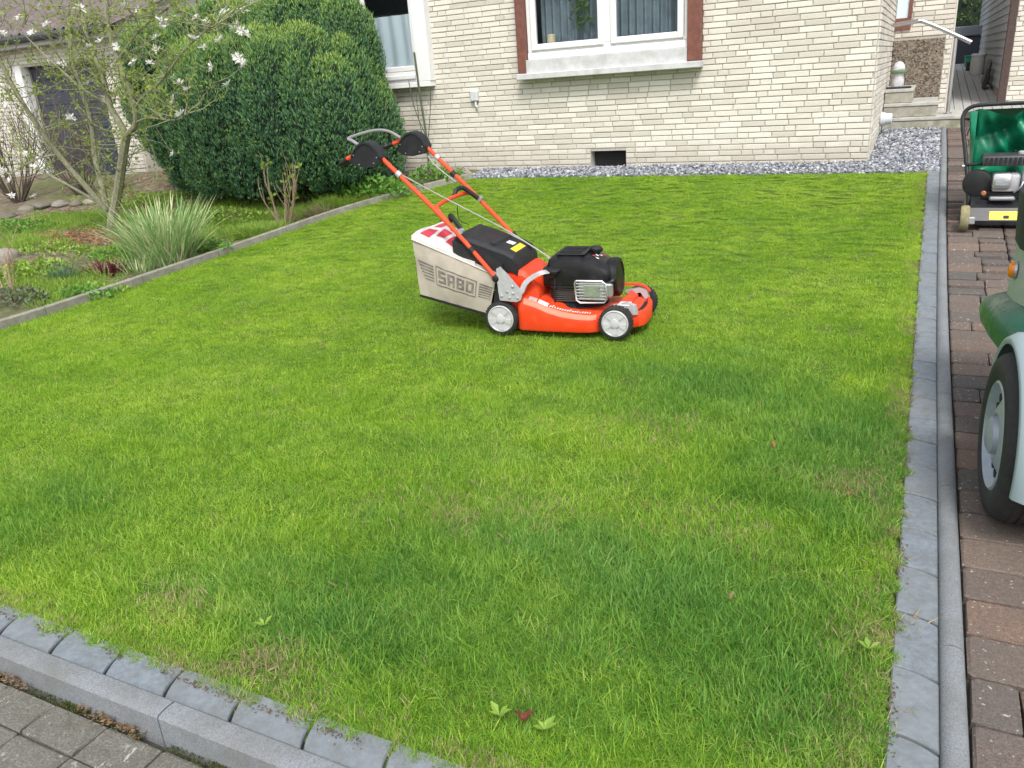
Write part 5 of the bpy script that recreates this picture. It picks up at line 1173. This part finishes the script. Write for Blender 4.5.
for k in range(7): mb.box(.335, .50, .145, .20, .205 + k * .013, .211 + k * .013)
mb.build('cooling_fins', simple('fin_grey', (.10, .10, .10), .5, .5), en)
MB().lathe([(.20, 0), (.20, .012), (.17, .02), (.15, .03), (.10, .032)], (.46, .30, .162), (0, 0, 1), 32).build('engine_base', M_blk, en, smooth=True)
MB().box(.27, .36, .115, .19, .36, .42, .02, 2).build('fuel_bulb_housing', M_blk, en)
MB().box(.245, .33, .18, .42, .29, .42, .02, 2).build('air_filter', M_blk, en)
MB().lathe([(.022, 0), (.04, .012), (.042, .03), (.03, .036)], (.345, .135, .395), (.1, -.3, 1), 14).build('fuel_cap', M_blk, en, smooth=True)
MB().tube([(.345, .135, .39), (.342, .13, .2)], .007, 6).build('dipstick', M_blk, en)
MB().lathe([(.03, 0), (.03, .015), (.042, .018), (.045, .035), (.036, .044)], (.575, .33, .485), (.15, 0, 1), 16).build('top_cap', M_blk, en, smooth=True)
MB().loft([[(u, .30 + s_ * (hw_ + .004), z_) for s_, z_ in ((-1, .30), (-1, .308), (1, .308), (1, .30))] for u, hw_ in ((.288, .13), (.32, .166), (.40, .1735), (.55, .172), (.66, .158), (.695, .14))]).build('cowl_seam', M_blk, en)
MB().box(.34, .54, .175, .425, .503, .5125, .004).build('top_panel', M_blk, en)
mb = MB()
for k in range(5): mb.box(.36, .51, .20 + k * .045, .215 + k * .045, .5127, .519, .002)
mb.build('vent_ribs', M_blk, en)
mb = MB(); mb.box(.575, .60, .24, .255, .4895, .4915)
for (u0, u1, v0, v1, c_) in ((.585, .605, .20, .225, 0), (.60, .625, .25, .28, 0), (.605, .63, .295, .33, 0), (.625, .645, .35, .375, 0)):
    pass
for k, (u, v) in enumerate(((.575, .24), (.585, .28), (.60, .315), (.615, .35), (.60, .225))):
    mbk = MB(); zt = lambda uu: float(np.interp(uu, [.57, .63, .68], [.4915, .4635, .4365])); mbk.grid([[(uu, vv, zt(uu) + .0015) for vv in (v, v + .02)] for uu in (u, u + .02)]); mbk.build('engine_decal', M_bagr if k % 3 == 0 else M_white, en)
# muffler with slotted guard
mf = MB().box(.515, .685, .085, .135, .232, .345, .012, 2).build('muffler', M_sil, mo, smooth=True)
fr_ = MB()
P3 = [(.507, .362), (.675, .362), (.70, .345), (.705, .245), (.69, .222), (.53, .218), (.505, .235), (.497, .345)]
fr_.tube([(u, .072, w_) for u, w_ in P3 + P3[:1]], .006, 6); fr_.build('guard_frame', M_sil, mf, smooth=True)
for k in range(6):
    z_ = .238 + k * .02; MB().box(.505, .70, .068, .078, z_, z_ + .010, .002).build('guard_slat', M_sil, mf)
MB().box(.56, .66, .064, .070, .26, .335, .002).build('guard_plate', M_sil, mf)
MB().box(.68, .73, .11, .16, .245, .335, .01).build('cylinder_head', M_sil, mf)
MB().tube(bez([(.70, .13, .33), (.73, .14, .35), (.735, .18, .36)], 4), .013, 8).build('spark_plug_boot', M_blk, mf)
# handle
def tubeM(nm, pts, r_, mat, par=mo, n=10, k=5): return MB().tube(bez(pts, k), r_, n).build(nm, mat, par, smooth=True)
tubeM('handle_tube', [(.085, .022, .262), (.045, .02, .29), (-.06, .03, .425), (-.355, .04, .757), (-.764, .045, 1.16)], .0145, M_ortube)
tubeM('handle_tube', [(.085, .558, .262), (.045, .56, .29), (-.06, .55, .53), (-.11, .545, .60), (-.37, .53, .882), (-.676, .525, 1.19)], .0145, M_ortube)
gr1 = tubeM('handle_end', [(-.76, .045, 1.157), (-.86, .045, 1.215), (-.94, .045, 1.20), (-1.045, .045, 1.165)], .0145, M_ortube)
gr2 = tubeM('handle_end', [(-.676, .525, 1.19), (-.78, .525, 1.25), (-.87, .525, 1.24), (-.945, .525, 1.215)], .0145, M_ortube)
tubeM('grip', [(-1.03, .045, 1.17), (-1.085, .05, 1.14), (-1.105, .10, 1.135), (-1.09, .20, 1.145), (-1.05, .32, 1.165), (-1.02, .45, 1.19), (-.99, .51, 1.205), (-.935, .525, 1.218)], .0175, M_blk)
tubeM('bail_bar', [(-.92, .10, 1.22), (-1.0, .10, 1.275), (-1.05, .13, 1.295), (-1.03, .30, 1.315), (-.99, .42, 1.322), (-.93, .48, 1.305), (-.86, .50, 1.26)], .011, simple('bail_grey', (.22, .22, .22), .5))
for (du, vv, dw) in ((0, .03, 0), (.098, .512, .02)):
    arc = [(-.985, 1.150), (-.975, 1.185), (-.945, 1.228), (-.905, 1.262), (-.865, 1.274), (-.825, 1.262), (-.785, 1.225), (-.758, 1.172), (-.762, 1.142), (-.80, 1.122), (-.87, 1.112), (-.94, 1.122)]
    cs = MB().loft([[(a + du, vv - .028, b + dw) for a, b in arc], [(a + du, vv - .034 + .01, b + dw) for a, b in arc], [(a + du, vv + .06, b + dw) for a, b in arc]]).build('console', M_blk, mo, smooth=True, angle=40)
    mb = MB()
    ar = [(-.87 + (a + .87) * 1.03, 1.18 + (b - 1.18) * 1.06) for a, b in arc[1:8]]; ai = [(-.87 + (a + .87) * .93, 1.18 + (b - 1.18) * .90) for a, b in arc[1:8]][::-1]
    mb.prism(ar + ai, lambda a, b, d: (a + du, d, b + dw), vv - .036, vv + .066); mb.build('console_rim', M_lid, cs, smooth=True, angle=40)
    for (a, b) in ((-.955, 1.195), (-.92, 1.135), (-.81, 1.14), (-.785, 1.175)): MB().lathe([(.004, -.001), (.004, .003)], (a + du, vv - .029, b + dw), (0, -1, 0), 8).build('screw', M_zinc, cs)
cb = tubeM('crossbar', [(-.335, .045, .738), (-.40, .05, .815), (-.425, .10, .845), (-.42, .30, .862), (-.40, .48, .868), (-.36, .525, .862)], .0135, M_ortube)
for (u, v, w_, mir) in ((-.30, .075, .735, 1), (-.345, .50, .875, -1)):
    cl = tubeM('clamp_lever', [(u + .04, v, w_ - .045), (u, v + .02 * mir, w_ - .005), (u - .045, v + .05 * mir, w_ + .035), (u - .075, v + .09 * mir, w_ + .03), (u - .085, v + .12 * mir, w_ - .005)], .016, M_blk, mo, 8)
    MB().lathe([(.018, -.02), (.018, .02)], (u + .045, v - .02 * mir, w_ - .05), (0, 1, 0), 10).build('clamp_nut', M_zinc, cl)
for (u, v, w_) in ((-.66, .043, 1.06), (-.60, .528, 1.115)): 
    MB().lathe([(.021, -.016), (.021, .016)], (u, v, w_), (-.72, 0, .70), 12).build('tube_clip', M_alu, mo)
for (u, v, w_) in ((-.185, .036, .565), (-.075, .546, .565), (-.49, .53, .998)):
    MB().lathe([(.021, -.018), (.021, .018)], (u, v, w_), (-.67, 0, .74), 12).build('tube_sleeve', M_blk, mo)
M_cab = simple('cable_grey', (.33, .33, .31), .5); 
tubeM('control_cable', [(-.75, .06, 1.12), (-.68, .07, 1.07), (-.52, .14, .955), (-.30, .25, .80), (-.05, .36, .63), (.16, .36, .50), (.27, .34, .44)], .0042, M_cab, mo, 6)
tubeM('control_cable', [(-.66, .50, 1.13), (-.60, .49, 1.06), (-.45, .47, .95)], .004, M_cab, mo, 6)
tubeM('control_cable', [(-.08, .44, .60), (.08, .42, .525), (.20, .40, .455), (.255, .38, .40)], .0042, M_cab, mo, 6)
tubeM('starter_cord', [(-.43, .42, .80), (-.435, .42, .74), (-.42, .42, .69), (-.35, .40, .665)], .003, M_blk, mo, 6)
MB().box(-.735, -.695, .035, .075, 1.06, 1.12, .008).build('bag_hook', M_lid, mo)
MB().lathe([(.018, -.03), (.024, -.02), (.024, .0), (.012, .006)], (-.015, -.004, .385), (0, -1, 0), 12).build('wing_nut', M_blk, mo)

# ------------------------------------------------------------------ green scarifier on the drive, facing the camera
SX, SY = .345, 7.66
sc_ = thing('scarifier', 'black scarifier with green collecting bag standing on the drive', 'scarifier', (SX, SY, tz(SY)))
SW = .62; zb = 0
M_grn = NT('green_tarpaulin'); t = M_grn; n_ = t.noise(t.obj(), 7, 3); t.base(t.ramp(n_, [(.3, (.0, .10, .05)), (.7, (.005, .22, .11))])); M_grn = t.set(.42, 0, .5)
def swheel(x0, x1, y, r_, m2):
    ob = MB().lathe([(r_ * .5, x0), (r_ * .92, x0), (r_, x0 + .012), (r_, x1 - .012), (r_ * .92, x1), (r_ * .5, x1)], (0, y, r_ + .0), (1, 0, 0), 26).build('wheel', m2, sc_, smooth=True, angle=50)
    MB().lathe([(r_ * .52, x0 + .004), (r_ * .45, x0 - .004), (.01, x0 - .006)], (0, y, r_), (1, 0, 0), 20).build('hub', M_blk, ob)
M_tan = simple('dusty_tyre', (.22, .20, .11), .9, var=.25, scale=25, dirt=(.12, .11, .07))
swheel(-.01, .055, .02, .105, M_tan); swheel(SW - .055, SW + .01, .02, .105, M_tan); swheel(.03, .08, .48, .10, M_tan); swheel(SW - .08, SW - .03, .48, .10, M_tan)
dk_ = MB().loft([[(x, .0, .055), (x, -.01, .09), (x, .05, .185), (x, .16, .235), (x, .42, .235), (x, .48, .10), (x, .46, .055)] for x in (.06, .56)]).build('deck', simple('deck_black', (.014, .015, .018), .4, var=.2, dirt=(.05, .05, .045), dirtamt=.5), sc_)
def dkpt(x, q, off=.003): return (x, -.01 + .06 * q - off, .09 + .095 * q + off * .6)
mb = MB(); mb.grid([[dkpt(x, q) for q in (.08, .72)] for x in (.20, .42)]); mb.build('yellow_sticker', simple('sticker_yellow', (.78, .62, .03), .5, var=.1), dk_)
mb = MB(); mb.grid([[dkpt(x, q, .005) for q in (.15, .4)] for x in (.30, .34)]); mb.build('sticker_mark', M_dark, dk_)
MB().box(.05, .10, -.03, .05, .06, .12, .008).build('corner_bracket', M_zinc, dk_)
def tubeS(nm, pts, r_, mat, par=sc_, k=5, n=10): return MB().tube(bez(pts, k), r_, n).build(nm, mat, par, smooth=True)
tubeS('handle_frame', [(.05, .20, .15), (.035, .24, .3), (-.02, .42, .62), (-.06, .56, .82), (-.055, .60, .90), (-.02, .61, .945), (.06, .615, .965), (.31, .62, .968), (.56, .615, .965), (.64, .61, .945), (.675, .60, .90), (.68, .56, .82), (.64, .42, .62), (.585, .24, .3), (.57, .20, .15)], .017, M_blk)
tubeS('crossbar', [(.0, .33, .505), (.31, .33, .505), (.62, .33, .505)], .012, M_blk)
for x, s in ((-.05, 1), (.67, -1)): tubeS('wire_hook', [(x, .58, .86), (x + .05 * s, .55, .83), (x + .04 * s, .54, .75), (x + .015 * s, .52, .70)], .004, M_blk)
MB().lathe([(.012, -.03), (.012, .03)], (.0, .345, .49), (1, 0, 0), 8).build('wing_bolt', M_zinc, sc_)
MB().lathe([(.012, -.03), (.012, .03)], (.02, .28, .37), (1, 0, 0), 8).build('wing_bolt', M_zinc, sc_)
# collecting bag: creased open sack
mb = MB(); g = np.random.default_rng(12); nx_, nz_ = 30, 22
def crease(a, b): return .03 * abs(math.sin(a * 7 + b * 5)) + .045 * abs(math.sin(a * 3.1 - b * 6.5 + .6)) + .015 * math.sin(a * 19 + b * 11)
mb.grid([[(.045 + .53 * i / nx_ * (1 - .0 * j / nz_) , .57 + .05 * (1 - j / nz_) + .18 * math.sin(math.pi * j / nz_) * math.sin(math.pi * i / nx_) - crease(i / nx_, j / nz_) * math.sin(math.pi * i / nx_) ** .5 * 2.6, .34 + (.60 - .05 * math.sin(math.pi * i / nx_ * 1.2) ** 2) * j / nz_) for j in range(nz_ + 1)] for i in range(nx_ + 1)])
mb.grid([[(.045 - .06 * (j / nz_) * math.sin(math.pi * min(1, i / 10)), .60 - .32 * i / 10 * (1 - j / nz_ * .9), .34 + .58 * j / nz_) for j in range(nz_ + 1)] for i in range(11)])
mb.grid([[(.575 + .06 * (j / nz_) * math.sin(math.pi * min(1, i / 10)), .60 - .32 * i / 10 * (1 - j / nz_ * .9), .34 + .58 * j / nz_) for j in range(nz_ + 1)] for i in range(11)])
mb.grid([[(.03 + .56 * i / 12, .60 + .45 * j / 8, .93 - .10 * math.sin(math.pi * i / 12) * (j / 8) - .25 * (j / 8) ** 2) for j in range(9)] for i in range(13)])
mb.grid([[(.06 + .5 * i / 6, .40 + .2 * j / 4, .30 + .05 * j / 4 - .02 * math.sin(i)) for j in range(5)] for i in range(7)])
mb.build('collecting_bag', M_grn, sc_, smooth=True, angle=180)
# engine
eg = MB().box(.14, .50, .17, .42, .235, .30, .01).build('engine', M_blk, sc_)
MB().box(.20, .40, .14, .34, .30, .44, .02, 2).build('crankcase', M_alu, eg, smooth=True)
MB().box(.11, .45, .20, .46, .50, .585, .02, 2).build('fuel_tank', simple('tank_grey', (.06, .06, .065), .4, .2), eg, smooth=True)
mb = MB()
for k in range(9): mb.box(.13 + k * .034, .15 + k * .034, .192, .199, .515, .57)
mb.build('tank_ribs', M_blk, eg)
MB().lathe([(.035, 0), (.035, .015), (.025, .022)], (.40, .33, .586), (0, 0, 1), 14).build('fuel_cap', M_alu, eg, smooth=True)
MB().lathe([(.11, 0), (.115, .02), (.11, .06), (.08, .07)], (.10, .26, .36), (-.15, -1, 0), 24).build('recoil_cover', M_blk, eg, smooth=True)
MB().box(.19, .33, .07, .14, .33, .46, .025, 2).build('air_cleaner', M_sil, eg, smooth=True)
MB().box(.21, .31, .062, .069, .36, .40, .003).build('cleaner_label', simple('label_grey', (.22, .24, .25), .5), eg)
MB().box(.185, .37, .06, .15, .24, .27, .01).build('belt_guard', simple('guard_steel', (.3, .3, .31), .4, .6), eg)
MB().lathe([(.02, 0), (.02, .03), (.012, .035)], (.14, .085, .30), (0, -1, .1), 10).build('drain_plug', simple('copper', (.35, .12, .05), .5, .4), eg)
for k in range(6): tubeS('hose', [(.36 + .02 * k, .12, .30 + .02 * k), (.40 + .02 * k, .09, .35 + .015 * k), (.42 + .01 * k, .13, .42)], .006, M_blk if k % 3 else M_zinc, eg, 4, 6)
MB().box(.40, .52, .10, .24, .33, .50, .02, 2).build('silencer', M_zinc, eg, smooth=True)

# ------------------------------------------------------------------ parked vehicle at the right edge
VX, VY = .328, 3.05
ve = thing('parked_vehicle', 'green and silver small vehicle parked on the drive at the right edge', 'vehicle', (VX, VY, 0.002), R_(4))
RT = .30; TWd = .17
M_tyre = simple('car_tyre', (.018, .018, .019), .75, var=.3, scale=40, dirt=(.04, .04, .04), dirtamt=.4)
M_rim = simple('steel_rim', (.33, .37, .43), .38, .25, var=.1, scale=25, dirt=(.22, .21, .2), dirtamt=.4)
wh = MB().lathe([(RT * .60, .012), (RT * .66, -.002), (RT * .80, -.012), (RT * .92, -.004), (RT * .97, .012), (RT, .035), (RT, TWd - .03), (RT * .96, TWd - .01), (RT * .62, TWd)], (0, 0, RT), (1, 0, 0), 64, cap=False).build('wheel', M_tyre, ve, smooth=True, angle=50)
mb = MB()
for k in range(4): mb.lathe([(RT + .001, .045 + k * .028), (RT + .005, .047 + k * .028), (RT + .005, .064 + k * .028), (RT + .001, .066 + k * .028)], (0, 0, RT), (1, 0, 0), 64, cap=False)
mb.build('tread', M_tyre, wh, smooth=True, angle=40)
MB().lathe([(RT * .655, -.001), (RT * .63, -.006), (RT * .60, .004), (RT * .57, .025), (RT * .50, .030), (RT * .43, .020), (RT * .34, .006), (RT * .27, .002), (RT * .25, .012), (.002, .014)], (0, 0, RT), (1, 0, 0), 64, cap=False).build('rim', M_rim, wh, smooth=True, angle=60)
for k in range(16):
    a = k * 2 * math.pi / 16; MB().lathe([(.0175, 0), (.0175, .005)], (.0245, RT * .49 * math.cos(a), RT + RT * .49 * math.sin(a)), (-1, 0, 0), 12).build('rim_hole', M_dark, wh)
MB().lathe([(RT * .23, .006), (RT * .22, -.012), (RT * .16, -.022), (.002, -.024)], (0, 0, RT), (1, 0, 0), 32).build('hub_cap', M_rim, wh, smooth=True)
M_silv = paint('silver_teal_paint', (.26, .335, .355), .26, (.25, .30, .31), .25)
M_vgr = paint('dark_green_paint', (.002, .085, .05), .18, (.004, .09, .055), .2)
# wheel arch: half-round wing
def arch(r0, r1, a0, a1, x0, x1, n=30):
    rings = []
    for k in range(n + 1):
        a = a0 + (a1 - a0) * k / n; ca, sa = math.cos(a), math.sin(a)
        rings.append([(x, r * ca, RT + r * sa) for x, r in ((x0, r0 - .012), (x0 - .006, r0), (x0, r0 + .012), (x0 + .03, r0 + .03), (x1, r0 + .035), (x1, r0 + .02), (x0 + .03, r0 + .012))])
    return MB().loft(rings)
arch(RT + .052, 0, R_(172), R_(345), .035, .40) if False else None
arch(RT + .055, 0, R_(-178), R_(-178 + 0), .03, .4) if False else None
arch(RT + .04, 0, R_(12), R_(192), .016, .42).build('wheel_arch', M_silv, ve, smooth=True, angle=60)
MB().prism([(RT * 1.15 * math.cos(a), RT + RT * 1.15 * math.sin(a)) for a in np.linspace(R_(0), R_(190), 24)], lambda a, b, d: (d, a, b), .26, .39).build('arch_liner', M_dark, ve)
# rounded green front quarter farther along
def body_ring(y, xl, zlo, zhi, r_=.16):
    P = [(1.25, zlo), (xl + .1, zlo)]
    for k in range(7):
        a = math.pi / 2 * k / 6; rb = min(.05, (zhi - zlo) * .3); P.append((xl + .10 - .10 * math.sin(a) , zlo + rb - rb * math.cos(a)))
    for k in range(7):
        a = math.pi / 2 * k / 6; rz_ = min(r_, (zhi - zlo) * .6); P.append((xl + r_ - r_ * math.cos(a), zhi - rz_ + rz_ * math.sin(a)))
    P.append((1.25, zhi)); return [(x, y, z) for x, z in P]
MB().loft([body_ring(*q) for q in ((.40, .12, .38, .62, .2), (.55, .085, .38, .62, .2), (.80, .06, .385, .61, .2), (1.0, .05, .395, .58, .17), (1.12, .06, .41, .54, .12), (1.19, .09, .43, .51, .07), (1.22, .14, .45, .485, .03))]).build('green_wing', M_vgr, ve, smooth=True, angle=50)
MB().loft([[(.42, y, .2), (.42, y, .75), (.48, y, .8), (1.25, y, .8), (1.25, y, .2)] for y in (-.75, .34)]).build('body_side', M_silv, ve, smooth=True, angle=40)
MB().loft([[(xl, y, .55), (xl + .01, y, .80), (1.2, y, .80), (1.2, y, .55)] for y, xl in ((.50, .19), (.80, .135), (.97, .135), (1.05, .2))]).build('door_pillar', simple('grey_green_panel', (.33, .38, .35), .4, var=.08), ve, smooth=True, angle=40)
MB().loft([[(xl, y, .802), (xl - .012, y, 1.02), (xl + .06, y, 1.08), (1.2, y, 1.08), (1.2, y, .802)] for y, xl in ((.50, .19), (.80, .13), (1.0, .14))]).build('navy_cover', simple('navy_cover', (.008, .011, .03), .6, var=.3), ve, smooth=True, angle=40)
ind = MB().lathe([(.034, 0), (.034, .014), (.026, .024), (.01, .028)], (.135, .86, .70), (-1, .15, 0), 20).build('indicator', simple('amber_lens', (.75, .22, .01), .2), ve, smooth=True)
MB().lathe([(.038, -.006), (.038, .004)], (.136, .86, .70), (-1, .15, 0), 20).build('lens_ring', M_zinc, ind)

cy = scn.cycles
cy.max_bounces = 5; cy.diffuse_bounces = 3; cy.glossy_bounces = 3; cy.transmission_bounces = 4; cy.transparent_max_bounces = 8
